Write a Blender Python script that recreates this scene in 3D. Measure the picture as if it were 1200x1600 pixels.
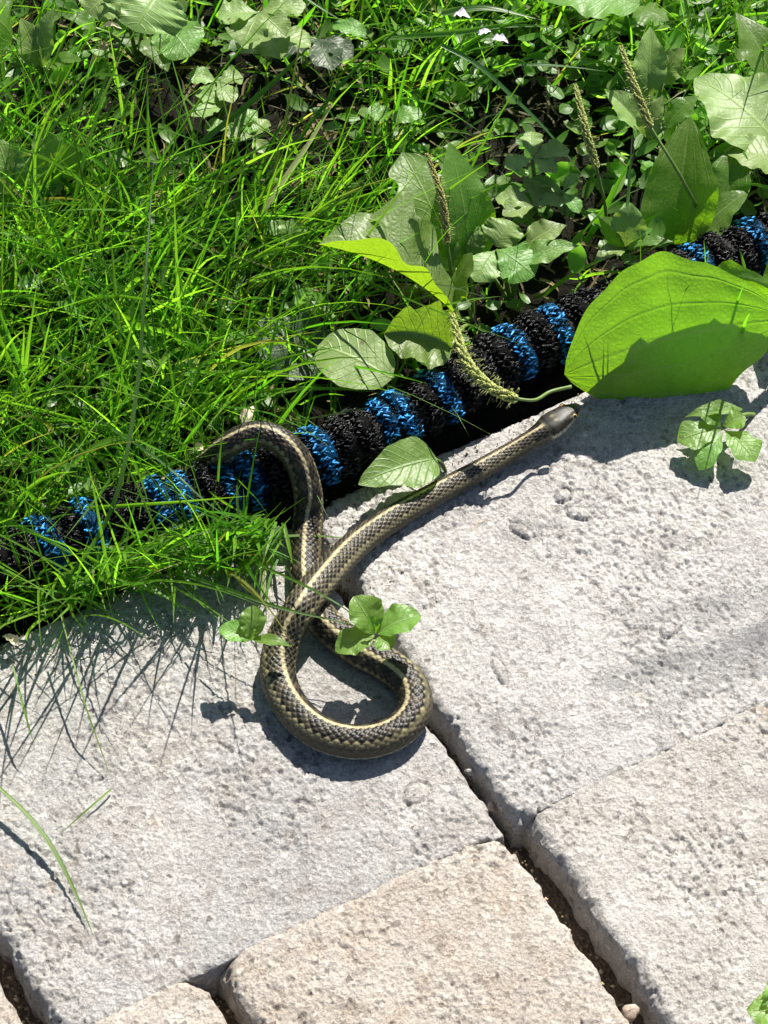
import bpy, math, random
import numpy as np

# ------------------------------------------------------------------ scene, camera, sky, sun
for o in list(bpy.data.objects):
    bpy.data.objects.remove(o, do_unlink=True)
scn = bpy.context.scene
COL = scn.collection
R = math.radians

EL = R(52); DIST = 1.3; FPX = 4727.0                    # camera looks down 52 degrees from 1.3 m
FWD = np.array([0, math.cos(EL), -math.sin(EL)])
RIGHT = np.array([1.0, 0, 0])
UP = np.array([0, math.sin(EL), math.cos(EL)])
CAM = -FWD * DIST
cam_d = bpy.data.cameras.new('camera')
cam_d.sensor_fit = 'VERTICAL'; cam_d.sensor_height = 36; cam_d.lens = 36 * FPX / 1600
cam_d.clip_start = 0.02; cam_d.clip_end = 200
cam = bpy.data.objects.new('camera', cam_d); COL.objects.link(cam)
cam.location = CAM; cam.rotation_euler = (math.pi / 2 - EL, 0, 0)
scn.camera = cam

SUN_EL, SUN_AZ = R(50), R(22)                           # behind the scene, a little to the right
SUN = np.array([math.sin(SUN_AZ) * math.cos(SUN_EL), math.cos(SUN_AZ) * math.cos(SUN_EL), math.sin(SUN_EL)])
w = bpy.data.worlds.new('World'); scn.world = w; w.use_nodes = True
nt = w.node_tree; nt.nodes.clear()
sky = nt.nodes.new('ShaderNodeTexSky'); sky.sky_type = 'NISHITA'; sky.sun_disc = False
sky.sun_elevation = SUN_EL; sky.sun_rotation = SUN_AZ
bg = nt.nodes.new('ShaderNodeBackground'); bg.inputs['Strength'].default_value = 0.05
wo = nt.nodes.new('ShaderNodeOutputWorld')
nt.links.new(sky.outputs[0], bg.inputs[0]); nt.links.new(bg.outputs[0], wo.inputs[0])
sun_d = bpy.data.lights.new('sun', 'SUN'); sun_d.energy = 5.0; sun_d.angle = R(0.5); sun_d.color = (1, 0.95, 0.87)
sun = bpy.data.objects.new('sun', sun_d); COL.objects.link(sun)
from mathutils import Vector, Matrix
sun.rotation_euler = Vector(-SUN).to_track_quat('-Z', 'Y').to_euler()
sun.location = Vector(SUN * 5)
vs = scn.view_settings
vs.view_transform = 'Standard'; vs.look = 'None'; vs.exposure = 1.12; vs.gamma = 1; vs.use_curve_mapping = False
scn.cycles.max_bounces = 8; scn.cycles.diffuse_bounces = 3; scn.cycles.transparent_max_bounces = 8

rng = np.random.default_rng(7)
rnd = random.Random(11)

def at(px, py, z=0.0):
    """point of the place at height z that the photograph shows at pixel (px, py)"""
    d = FWD * FPX + RIGHT * (px - 600) + UP * (800 - py)
    return CAM + d * ((z - CAM[2]) / d[2])

def proj(P):
    q = P - CAM
    dep = q @ FWD
    return 600 + FPX * (q @ RIGHT) / dep, 800 - FPX * (q @ UP) / dep

# ------------------------------------------------------------------ noise
def _h(ix, iy, seed):
    n = (ix.astype(np.int64) * 374761393 + iy.astype(np.int64) * 668265263 + seed * 1274126177) & 0xFFFFFFFF
    n = ((n ^ (n >> 13)) * 1274126177) & 0xFFFFFFFF
    n = ((n ^ (n >> 16)) * 2246822519) & 0xFFFFFFFF
    return ((n ^ (n >> 15)) & 0xFFFFFF) / float(0xFFFFFF)
def vnoise(x, y, seed=0):
    ix = np.floor(x); iy = np.floor(y); fx = x - ix; fy = y - iy
    fx = fx * fx * (3 - 2 * fx); fy = fy * fy * (3 - 2 * fy)
    a = _h(ix, iy, seed); b = _h(ix + 1, iy, seed); c = _h(ix, iy + 1, seed); d = _h(ix + 1, iy + 1, seed)
    return (a * (1 - fx) + b * fx) * (1 - fy) + (c * (1 - fx) + d * fx) * fy
def fbm(x, y, seed=0, o=3):
    s = 0; a = 0.5; t = 0
    for k in range(o):
        s = s + a * vnoise(x * 2 ** k + 17.3 * k, y * 2 ** k + 5.1 * k, seed + k); t += a; a *= 0.5
    return s / t
def worley(x, y, seed=0):
    ix = np.floor(x); iy = np.floor(y); best = np.full(np.shape(x), 9.0); idv = np.zeros(np.shape(x))
    for dx in (-1, 0, 1):
        for dy in (-1, 0, 1):
            cx = ix + dx; cy = iy + dy
            d = np.hypot(cx + _h(cx, cy, seed) - x, cy + _h(cx, cy, seed + 9) - y)
            m = d < best
            best = np.where(m, d, best); idv = np.where(m, _h(cx, cy, seed + 21), idv)
    return best, idv
def sst(a, b, x):
    t = np.clip((x - a) / (b - a), 0, 1); return t * t * (3 - 2 * t)

# ------------------------------------------------------------------ mesh helpers
def mesh(name, V, F, mat=None, uv=None, col=None, smooth=True):
    """V (n,3); F list of index arrays, each (m,3) or (m,4); uv/col per vertex"""
    V = np.asarray(V, float).reshape(-1, 3)
    if isinstance(F, np.ndarray): F = [F]
    F = [np.asarray(f, int) for f in F if len(f)]
    me = bpy.data.meshes.new(name)
    me.vertices.add(len(V)); me.vertices.foreach_set('co', V.ravel())
    idx = np.concatenate([f.ravel() for f in F])
    tot = np.concatenate([np.full(len(f), f.shape[1]) for f in F])
    me.loops.add(len(idx)); me.loops.foreach_set('vertex_index', idx)
    me.polygons.add(len(tot))
    me.polygons.foreach_set('loop_start', np.concatenate([[0], np.cumsum(tot)[:-1]]))
    me.polygons.foreach_set('use_smooth', np.full(len(tot), smooth))
    me.update(calc_edges=True)
    if uv is not None:
        l = me.uv_layers.new(name='UVMap'); l.data.foreach_set('uv', np.asarray(uv, float)[idx].ravel())
    if col is not None:
        c = np.asarray(col, float)
        if c.shape[1] == 3: c = np.concatenate([c, np.ones((len(c), 1))], 1)
        a = me.color_attributes.new('Col', 'FLOAT_COLOR', 'POINT'); a.data.foreach_set('color', c.ravel())
    if mat is not None: me.materials.append(mat)
    return me
def link(name, me, parent=None):
    o = bpy.data.objects.new(name, me); COL.objects.link(o)
    if parent is not None: o.parent = parent
    return o
def tag(o, label=None, cat=None, group=None, kind=None):
    for k, v in (('label', label), ('category', cat), ('group', group), ('kind', kind)):
        if v: o[k] = v
    return o
def thing(name, label, cat, loc=(0, 0, 0), group=None):
    o = bpy.data.objects.new(name, None); COL.objects.link(o); o.location = loc
    o.empty_display_size = 0.01
    return tag(o, label, cat, group)
def part(name, me, parent):
    """mesh given in world coordinates, hung under a thing"""
    o = link(name, me, parent)
    p = parent; off = Vector((0, 0, 0))
    while p is not None: off += p.location; p = p.parent
    me.transform(Matrix.Translation(-off))
    return o
def grid_faces(n, m, wrap=False):
    """n rows, m columns"""
    i = np.arange(n - 1)[:, None] * m; j = np.arange(m if wrap else m - 1)[None, :]; j2 = (j + 1) % m
    return np.stack([i + j, i + j2, i + m + j2, i + m + j], -1).reshape(-1, 4)
def catmull(P, per=12):
    P = np.asarray(P, float); Q = np.concatenate([[2 * P[0] - P[1]], P, [2 * P[-1] - P[-2]]]); out = []
    for k in range(1, len(Q) - 2):
        t = np.linspace(0, 1, per, endpoint=False)[:, None]
        a, b, c, d = Q[k - 1], Q[k], Q[k + 1], Q[k + 2]
        out.append(0.5 * (2 * b + (c - a) * t + (2 * a - 5 * b + 4 * c - d) * t ** 2 + (3 * b - a - 3 * c + d) * t ** 3))
    return np.concatenate(out + [P[-1:]])
def resample(P, n=None, step=None):
    s = np.concatenate([[0], np.cumsum(np.linalg.norm(np.diff(P[:, :3], axis=0), axis=1))])
    if n is None: n = int(s[-1] / step) + 1
    t = np.linspace(0, s[-1], n)
    return np.stack([np.interp(t, s, P[:, k]) for k in range(P.shape[1])], 1), t
def frames(P, ref=(0, 0, 1)):
    T = np.gradient(P, axis=0); T /= np.linalg.norm(T, axis=1)[:, None] + 1e-12
    ref = np.broadcast_to(np.asarray(ref, float), T.shape)
    N = ref - (ref * T).sum(1)[:, None] * T
    N /= np.linalg.norm(N, axis=1)[:, None] + 1e-9
    return T, N, np.cross(T, N)
def tube(P, rad, k=6):
    """returns V, F for a tube along P with radius array"""
    P = np.asarray(P, float); n = len(P); rad = np.broadcast_to(np.asarray(rad, float), (n,))
    T, N, B = frames(P, (0.13, 0.21, 0.97))
    a = np.linspace(0, 2 * math.pi, k, endpoint=False)
    V = P[:, None] + rad[:, None, None] * (np.cos(a)[None, :, None] * N[:, None] + np.sin(a)[None, :, None] * B[:, None])
    V = V.reshape(-1, 3); F = [grid_faces(n, k, True)]
    V = np.concatenate([V, P[:1], P[-1:]]); c0 = n * k
    j = np.arange(k)
    F.append(np.stack([np.full(k, c0), (j + 1) % k, j], 1))
    F.append(np.stack([np.full(k, c0 + 1), (n - 1) * k + j, (n - 1) * k + (j + 1) % k], 1))
    return V, F
class Pile:
    """collects pieces into one mesh"""
    def __init__(s): s.V = []; s.F3 = []; s.F4 = []; s.n = 0; s.uv = []; s.c = []
    def add(s, V, F, uv=None, col=None):
        V = np.asarray(V); 
        for f in (F if isinstance(F, list) else [F]):
            if len(f): (s.F3 if f.shape[1] == 3 else s.F4).append(f + s.n)
        s.V.append(V); s.n += len(V)
        s.uv.append(np.zeros((len(V), 2)) if uv is None else uv)
        s.c.append(np.ones((len(V), 3)) * (1 if col is None else np.asarray(col)))
    def mesh(s, name, mat):
        F = []
        if s.F3: F.append(np.concatenate(s.F3))
        if s.F4: F.append(np.concatenate(s.F4))
        return mesh(name, np.concatenate(s.V), F, mat, np.concatenate(s.uv), np.concatenate(s.c))

# ------------------------------------------------------------------ materials
class NT:
    def __init__(s, name):
        s.m = bpy.data.materials.new(name); s.m.use_nodes = True; s.t = s.m.node_tree; s.t.nodes.clear()
        s.out = s.n('ShaderNodeOutputMaterial')
    def n(s, kind, **kw):
        nd = s.t.nodes.new(kind)
        for k, v in kw.items():
            if k.startswith('i_'):
                nd.inputs[k[2:].replace('_', ' ')].default_value = v
            else: setattr(nd, k, v)
        return nd
    def l(s, a, b): s.t.links.new(a, b)
    def math(s, op, a, b=None, c=None, clamp=False):
        nd = s.n('ShaderNodeMath', operation=op, use_clamp=clamp)
        for i, x in enumerate((a, b, c)):
            if x is None: continue
            if isinstance(x, (int, float)): nd.inputs[i].default_value = x
            else: s.l(x, nd.inputs[i])
        return nd.outputs[0]
    def mix(s, f, a, b, bt='MIX'):
        nd = s.n('ShaderNodeMix', data_type='RGBA', blend_type=bt)
        for i, x in ((0, f), (6, a), (7, b)):
            if isinstance(x, (int, float)): nd.inputs[i].default_value = x
            elif isinstance(x, tuple): nd.inputs[i].default_value = (*x, 1)
            else: s.l(x, nd.inputs[i])
        return nd.outputs[2]
    def ramp(s, f, *stops):
        nd = s.n('ShaderNodeValToRGB'); e = nd.color_ramp.elements
        while len(e) < len(stops): e.new(0.5)
        for k, (p, c) in enumerate(stops):
            e[k].position = p; e[k].color = (c, c, c, 1) if isinstance(c, (int, float)) else (*c, 1)
        s.l(f, nd.inputs[0]); return nd.outputs[0]
    def noise(s, vec, scale, detail=3, rough=0.55):
        nd = s.n('ShaderNodeTexNoise', i_Scale=scale, i_Detail=detail, i_Roughness=rough)
        if vec is not None: s.l(vec, nd.inputs['Vector'])
        return nd.outputs['Fac']
    def voro(s, vec, scale, feature='F1'):
        nd = s.n('ShaderNodeTexVoronoi', feature=feature, i_Scale=scale)
        if vec is not None: s.l(vec, nd.inputs['Vector'])
        return nd
    def bump(s, h, dist, strength=1.0, normal=None):
        nd = s.n('ShaderNodeBump', i_Distance=dist, i_Strength=strength); s.l(h, nd.inputs['Height'])
        if normal is not None: s.l(normal, nd.inputs['Normal'])
        return nd.outputs[0]
    def bsdf(s, col, rough=0.6, spec=0.5, normal=None, **kw):
        nd = s.n('ShaderNodeBsdfPrincipled')
        for k, x in (('Base Color', col), ('Roughness', rough), ('Specular IOR Level', spec)):
            if isinstance(x, tuple): nd.inputs[k].default_value = (*x, 1)
            elif isinstance(x, (int, float)): nd.inputs[k].default_value = x
            else: s.l(x, nd.inputs[k])
        for k, v in kw.items(): nd.inputs[k.replace('_', ' ')].default_value = v
        if normal is not None: s.l(normal, nd.inputs['Normal'])
        return nd.outputs[0]
    def done(s, sh): s.l(sh, s.out.inputs['Surface']); return s.m

def concrete(name, c0, c1, patch):
    N = NT(name); co = N.n('ShaderNodeTexCoord').outputs['Object']
    big = N.noise(co, 13, 4, 0.6); blot = N.noise(co, 24, 5, 0.7); mid = N.noise(co, 55, 5, 0.65); fine = N.noise(co, 1100, 2, 0.6)
    col = N.mix(N.ramp(big, (0.38, 0.0), (0.64, 1.0)), c0, c1)
    col = N.mix(N.math('MULTIPLY', N.ramp(mid, (0.45, 0.0), (0.7, 1.0)), 0.75), col, patch)
    col = N.mix(N.math('MULTIPLY', N.ramp(blot, (0.56, 0.0), (0.66, 1.0)), 0.42), col, tuple(x * 0.55 for x in patch))
    rust = N.noise(co, 36, 3, 0.5)
    col = N.mix(N.math('MULTIPLY', N.ramp(rust, (0.68, 0.0), (0.76, 1.0)), 0.35), col, (0.32, 0.2, 0.09))
    wv = N.n('ShaderNodeVectorMath', operation='ADD'); N.l(co, wv.inputs[0])
    nz = N.n('ShaderNodeTexNoise', i_Scale=500.0, i_Detail=2.0); N.l(co, nz.inputs['Vector'])
    sc = N.n('ShaderNodeVectorMath', operation='SCALE', i_Scale=0.0022); N.l(nz.outputs['Color'], sc.inputs[0]); N.l(sc.outputs[0], wv.inputs[1])
    v = N.voro(wv.outputs[0], 480)                                         # sand grains, some dark, some white
    g = N.ramp(v.outputs['Color'], (0.0, (0.28, 0.26, 0.25)), (0.1, (0.62, 0.6, 0.58)), (0.3, 1.0), (0.75, 1.0), (0.9, 1.3), (1.0, 1.75))
    col = N.mix(0.85, col, g, 'MULTIPLY')
    v2 = N.voro(wv.outputs[0], 190)
    g2 = N.ramp(v2.outputs['Color'], (0.0, (0.62, 0.55, 0.48)), (0.14, 1.0), (0.82, 1.0), (1.0, 1.35))
    col = N.mix(0.7, col, g2, 'MULTIPLY')
    col = N.mix(0.6, col, N.ramp(fine, (0.3, 0.5), (0.7, 1.4)), 'MULTIPLY')
    b = N.bump(N.noise(co, 650, 6, 0.75), 0.0016, 1.0)
    b = N.bump(v.outputs['Distance'], 0.0008, 0.6, b)
    return N.done(N.bsdf(col, 0.9, 0.25, b))
M = {}
M['grey'] = concrete('grey_concrete', (0.375, 0.365, 0.355), (0.475, 0.455, 0.43), (0.33, 0.30, 0.27))
M['pale'] = concrete('pale_concrete', (0.42, 0.405, 0.39), (0.52, 0.5, 0.475), (0.34, 0.325, 0.315))
M['tan'] = concrete('tan_concrete', (0.43, 0.385, 0.34), (0.51, 0.465, 0.415), (0.38, 0.31, 0.24)
                      )
M['warm'] = concrete('warm_grey_concrete', (0.415, 0.39, 0.362), (0.505, 0.48, 0.45), (0.35, 0.32, 0.288))

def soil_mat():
    N = NT('shade_dark_soil'); co = N.n('ShaderNodeTexCoord').outputs['Object']
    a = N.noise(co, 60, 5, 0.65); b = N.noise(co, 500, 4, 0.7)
    col = N.mix(N.ramp(a, (0.35, 0.0), (0.7, 1.0)), (0.004, 0.003, 0.002), (0.012, 0.008, 0.005))  # near-black soil: the deep shade between plants is put into its colour
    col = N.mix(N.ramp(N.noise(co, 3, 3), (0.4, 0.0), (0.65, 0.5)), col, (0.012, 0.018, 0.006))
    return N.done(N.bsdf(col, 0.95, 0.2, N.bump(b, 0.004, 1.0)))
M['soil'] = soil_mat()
def sand_mat():
    N = NT('joint_sand'); co = N.n('ShaderNodeTexCoord').outputs['Object']
    v = N.voro(co, 600)
    col = N.mix(N.noise(co, 120, 4), (0.07, 0.05, 0.033), (0.16, 0.12, 0.08))
    col = N.mix(0.6, col, N.ramp(v.outputs['Color'], (0.0, 0.5), (1.0, 1.4)), 'MULTIPLY')
    return N.done(N.bsdf(col, 0.95, 0.2, N.bump(v.outputs['Distance'], 0.0012, 0.9)))
M['sand'] = sand_mat()

def _spots(N, co, col):
    v = N.voro(co, 95); f = N.math('MULTIPLY', N.math('LESS_THAN', v.outputs['Distance'], 0.13), N.math('GREATER_THAN', N.noise(co, 40, 2), 0.56))
    return N.mix(N.math('MULTIPLY', f, 0.7), col, (0.09, 0.055, 0.02))

def leaf_mat(name, top, back, trans, rough, vein, spec=0.5, tr=0.42, vein_col=(0.3, 0.42, 0.12), ripple=0.5):
    N = NT(name); uv = N.n('ShaderNodeUVMap').outputs[0]
    sp = N.n('ShaderNodeSeparateXYZ'); N.l(uv, sp.inputs[0]); u, v = sp.outputs[0], sp.outputs[1]
    co = N.n('ShaderNodeTexCoord').outputs['Object']
    au = N.math('ABSOLUTE', u)
    mid = N.math('SUBTRACT', 1.0, N.math('DIVIDE', au, 0.06), clamp=True)
    if vein == 'arc':
        ph = N.math('FRACT', N.math('ADD', N.math('MULTIPLY', au, 2.6), 0.5))
        side = N.math('SUBTRACT', 1.0, N.math('DIVIDE', N.math('ABSOLUTE', N.math('SUBTRACT', ph, 0.5)), 0.07), clamp=True)
        side = N.math('MULTIPLY', side, 0.8)
    else:
        ph = N.math('FRACT', N.math('MULTIPLY', N.math('SUBTRACT', v, N.math('MULTIPLY', au, 0.28)), 8.0))
        side = N.math('SUBTRACT', 1.0, N.math('DIVIDE', N.math('ABSOLUTE', N.math('SUBTRACT', ph, 0.5)), 0.1), clamp=True)
        side = N.math('MULTIPLY', side, 0.55)
    vn = N.math('MAXIMUM', mid, side)
    net = N.voro(co, 420, 'DISTANCE_TO_EDGE').outputs['Distance']
    mot = N.noise(co, 130, 4, 0.6); inf = N.n('ShaderNodeObjectInfo').outputs['Random']
    geo = N.n('ShaderNodeNewGeometry').outputs['Backfacing']
    col = N.mix(geo, top, back)
    col = N.mix(N.math('MULTIPLY', N.ramp(mot, (0.35, 0.0), (0.7, 1.0)), 0.55), col, tuple(x * 0.55 for x in top))
    hs = N.n('ShaderNodeHueSaturation'); N.l(col, hs.inputs['Color'])
    N.l(N.math('ADD', 0.485, N.math('MULTIPLY', inf, 0.03)), hs.inputs['Hue'])
    N.l(N.math('ADD', 0.85, N.math('MULTIPLY', inf, 0.35)), hs.inputs['Value'])
    col = N.mix(N.math('MULTIPLY', vn, 0.6), hs.outputs[0], vein_col)
    col = _spots(N, co, col)
    hgt = N.math('SUBTRACT', N.math('ADD', N.math('MULTIPLY', mot, ripple * 2), N.math('MULTIPLY', net, ripple)), N.math('MULTIPLY', vn, 0.6))
    nb = N.bump(hgt, 0.0006, 0.7)
    a = N.bsdf(col, rough, spec, nb)
    tc = N.mix(N.math('MULTIPLY', mot, 0.6), trans, tuple(x * 0.6 for x in trans))
    tc = N.mix(N.math('MULTIPLY', vn, 0.5), tc, tuple(x * 0.5 for x in trans))
    tc = N.mix(N.ramp(net, (0.0, 0.5), (0.06, 0.0)), tc, tuple(x * 0.45 for x in trans))
    t = N.n('ShaderNodeBsdfTranslucent'); N.l(tc, t.inputs['Color']); N.l(nb, t.inputs['Normal'])
    mx = N.n('ShaderNodeMixShader'); mx.inputs[0].default_value = tr
    N.l(a, mx.inputs[1]); N.l(t.outputs[0], mx.inputs[2])
    return N.done(mx.outputs[0])
M['plantain'] = leaf_mat('plantain_leaf', (0.11, 0.22, 0.025), (0.11, 0.2, 0.035), (0.33, 0.70, 0.012), 0.42, 'arc', tr=0.5)
M['lobed'] = leaf_mat('lobed_leaf', (0.15, 0.25, 0.06), (0.14, 0.23, 0.05), (0.46, 0.76, 0.02), 0.45, 'pin', tr=0.40)
M['pale_leaf'] = leaf_mat('pale_leaf', (0.24, 0.36, 0.10), (0.17, 0.27, 0.07), (0.40, 0.62, 0.08), 0.48, 'pin', ripple=0.35, spec=0.45, tr=0.28)
M['clover'] = leaf_mat('clover_leaf', (0.13, 0.28, 0.03), (0.13, 0.26, 0.045), (0.42, 0.74, 0.05), 0.45, 'pin', tr=0.36, vein_col=(0.24, 0.36, 0.14))
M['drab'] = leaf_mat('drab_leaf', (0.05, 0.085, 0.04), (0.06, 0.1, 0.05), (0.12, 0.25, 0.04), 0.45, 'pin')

def blade_mat(name, tr, rough=0.42, spec=0.5):
    N = NT(name)
    col = N.n('ShaderNodeVertexColor', layer_name='Col').outputs[0]
    uv = N.n('ShaderNodeUVMap').outputs[0]
    sp = N.n('ShaderNodeSeparateXYZ'); N.l(uv, sp.inputs[0])
    st = N.math('ABSOLUTE', N.math('SUBTRACT', N.math('FRACT', N.math('MULTIPLY', sp.outputs[0], 3.0)), 0.5))
    c2 = N.mix(N.math('MULTIPLY', st, 0.5), col, (0.02, 0.05, 0.005))
    a = N.bsdf(c2, rough, spec, N.bump(st, 0.0003, 0.5))
    t = N.n('ShaderNodeBsdfTranslucent')
    N.l(N.mix(1.0, col, (2.85, 3.0, 1.2), 'MULTIPLY'), t.inputs['Color'])
    mx = N.n('ShaderNodeMixShader'); mx.inputs[0].default_value = tr
    N.l(a, mx.inputs[1]); N.l(t.outputs[0], mx.inputs[2])
    return N.done(mx.outputs[0])
M['blade'] = blade_mat('grass_blade', 0.5)
M['dry'] = blade_mat('dry_grass', 0.2, 0.6, 0.3)

def simple(name, c0, c1, scale, rough, spec=0.4, bd=0.0003):
    N = NT(name); co = N.n('ShaderNodeTexCoord').outputs['Object']; f = N.noise(co, scale, 4, 0.6)
    return N.done(N.bsdf(N.mix(N.ramp(f, (0.3, 0.0), (0.7, 1.0)), c0, c1), rough, spec, N.bump(f, bd, 0.6)))
M['stem'] = simple('green_stem', (0.09, 0.16, 0.03), (0.14, 0.21, 0.05), 300, 0.45)
M['floret'] = simple('seed_floret', (0.2, 0.26, 0.05), (0.42, 0.42, 0.14), 900, 0.6)
M['floret_dry'] = simple('ripe_seed_floret', (0.22, 0.2, 0.06), (0.42, 0.40, 0.13), 700, 0.65)
M['straw'] = simple('dry_straw', (0.34, 0.24, 0.13), (0.5, 0.4, 0.26), 400, 0.7)
M['cream'] = simple('dry_leaf', (0.45, 0.38, 0.24), (0.62, 0.56, 0.42), 300, 0.6)
M['stone'] = simple('pebble_stone', (0.2, 0.14, 0.1), (0.42, 0.36, 0.3), 250, 0.85)
M['petal'] = simple('white_petal', (0.6, 0.5, 0.62), (0.75, 0.7, 0.75), 200, 0.5)

def yarn(name, c0, c1, rough, spec, sheen):
    N = NT(name); co = N.n('ShaderNodeTexCoord').outputs['Object']
    c = N.n('ShaderNodeVertexColor', layer_name='Col').outputs[0]
    f = N.noise(co, 1500, 3, 0.7)
    col = N.mix(N.ramp(f, (0.3, 0.0), (0.75, 1.0)), c0, c1)
    col = N.mix(1.0, col, c, 'MULTIPLY')
    sp = N.n('ShaderNodeSeparateColor'); N.l(c, sp.inputs[0]); spec = N.math('MULTIPLY', N.math('MAXIMUM', sp.outputs[0], 0.05), spec, clamp=True)
    nd = N.bsdf(col, rough, spec, N.bump(f, 0.0006, 0.9), Sheen_Weight=sheen, Sheen_Roughness=0.5)
    return N.done(nd)
M['black_yarn'] = yarn('black_yarn', (0.0015, 0.0015, 0.002), (0.008, 0.008, 0.010), 0.36, 0.42, 0.0)
M['blue_yarn'] = yarn('blue_yarn', (0.004, 0.10, 0.34), (0.016, 0.40, 0.86), 0.34, 0.55, 0.0)

# ------------------------------------------------------------------ the ground and the paving
ANG = R(29)
GU = np.array([math.cos(ANG), math.sin(ANG)]); GV = np.array([-math.sin(ANG), math.cos(ANG)])
G0 = at(797, 1288)[:2]                                   # the corner where the four pavers meet
EDGE = 0.178                                             # depth of the first row; the lawn starts behind
def ab(P):
    q = np.asarray(P)[..., :2] - G0
    return q @ GU, q @ GV

def build_ground():
    xs = np.concatenate([[-40, -12, -4, -1.6], np.arange(-0.5, 0.5001, 0.003), [1.6, 4, 12, 40]])
    ys = np.concatenate([[-40, -12, -4, -1.6], np.arange(-0.4, 0.8001, 0.003), [2, 4, 12, 40]])
    X, Y = np.meshgrid(xs, ys)
    a, b = ab(np.stack([X, Y], -1))
    wf_ = worley(X * 90, Y * 90, 5)[0]
    z = -0.004 + 0.012 * (fbm(X * 22, Y * 22, 3, 3) - 0.5) + 0.007 * (fbm(X * 110, Y * 110, 8, 3) - 0.5) + 0.005 * (0.5 - wf_)
    z = np.where(np.maximum(abs(X), abs(Y - 0.2)) > 0.65, -0.004, z)
    z = np.where((b < EDGE + 0.012), z - 0.05 * sst(EDGE + 0.012, EDGE - 0.006, b), z)
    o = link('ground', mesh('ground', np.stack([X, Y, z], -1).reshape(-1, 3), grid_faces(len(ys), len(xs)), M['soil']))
    tag(o, kind='structure')
build_ground()

def build_paving():
    a = np.concatenate([[-3, -1.2], np.arange(-0.5, 0.5001, 0.003), [1.2, 3]])
    b = np.concatenate([[-3, -1.0], np.arange(-0.4, EDGE + 0.001, 0.003)])
    A, B = np.meshgrid(a, b)
    z = -0.0185 + 0.006 * (fbm(A * 40, B * 40, 31, 3) - 0.5) + 0.003 * (vnoise(A * 300, B * 300, 5) - 0.5)
    P = G0 + A[..., None] * GU + B[..., None] * GV
    V = np.concatenate([P, z[..., None]], -1).reshape(-1, 3)
    o = link('paving', mesh('paving_bed', V, grid_faces(len(b), len(a)), M['sand']))
    tag(o, 'grey and tan concrete paving of rough stone-look pavers with open joints', kind='structure')
    return o
paving = build_paving()

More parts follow.
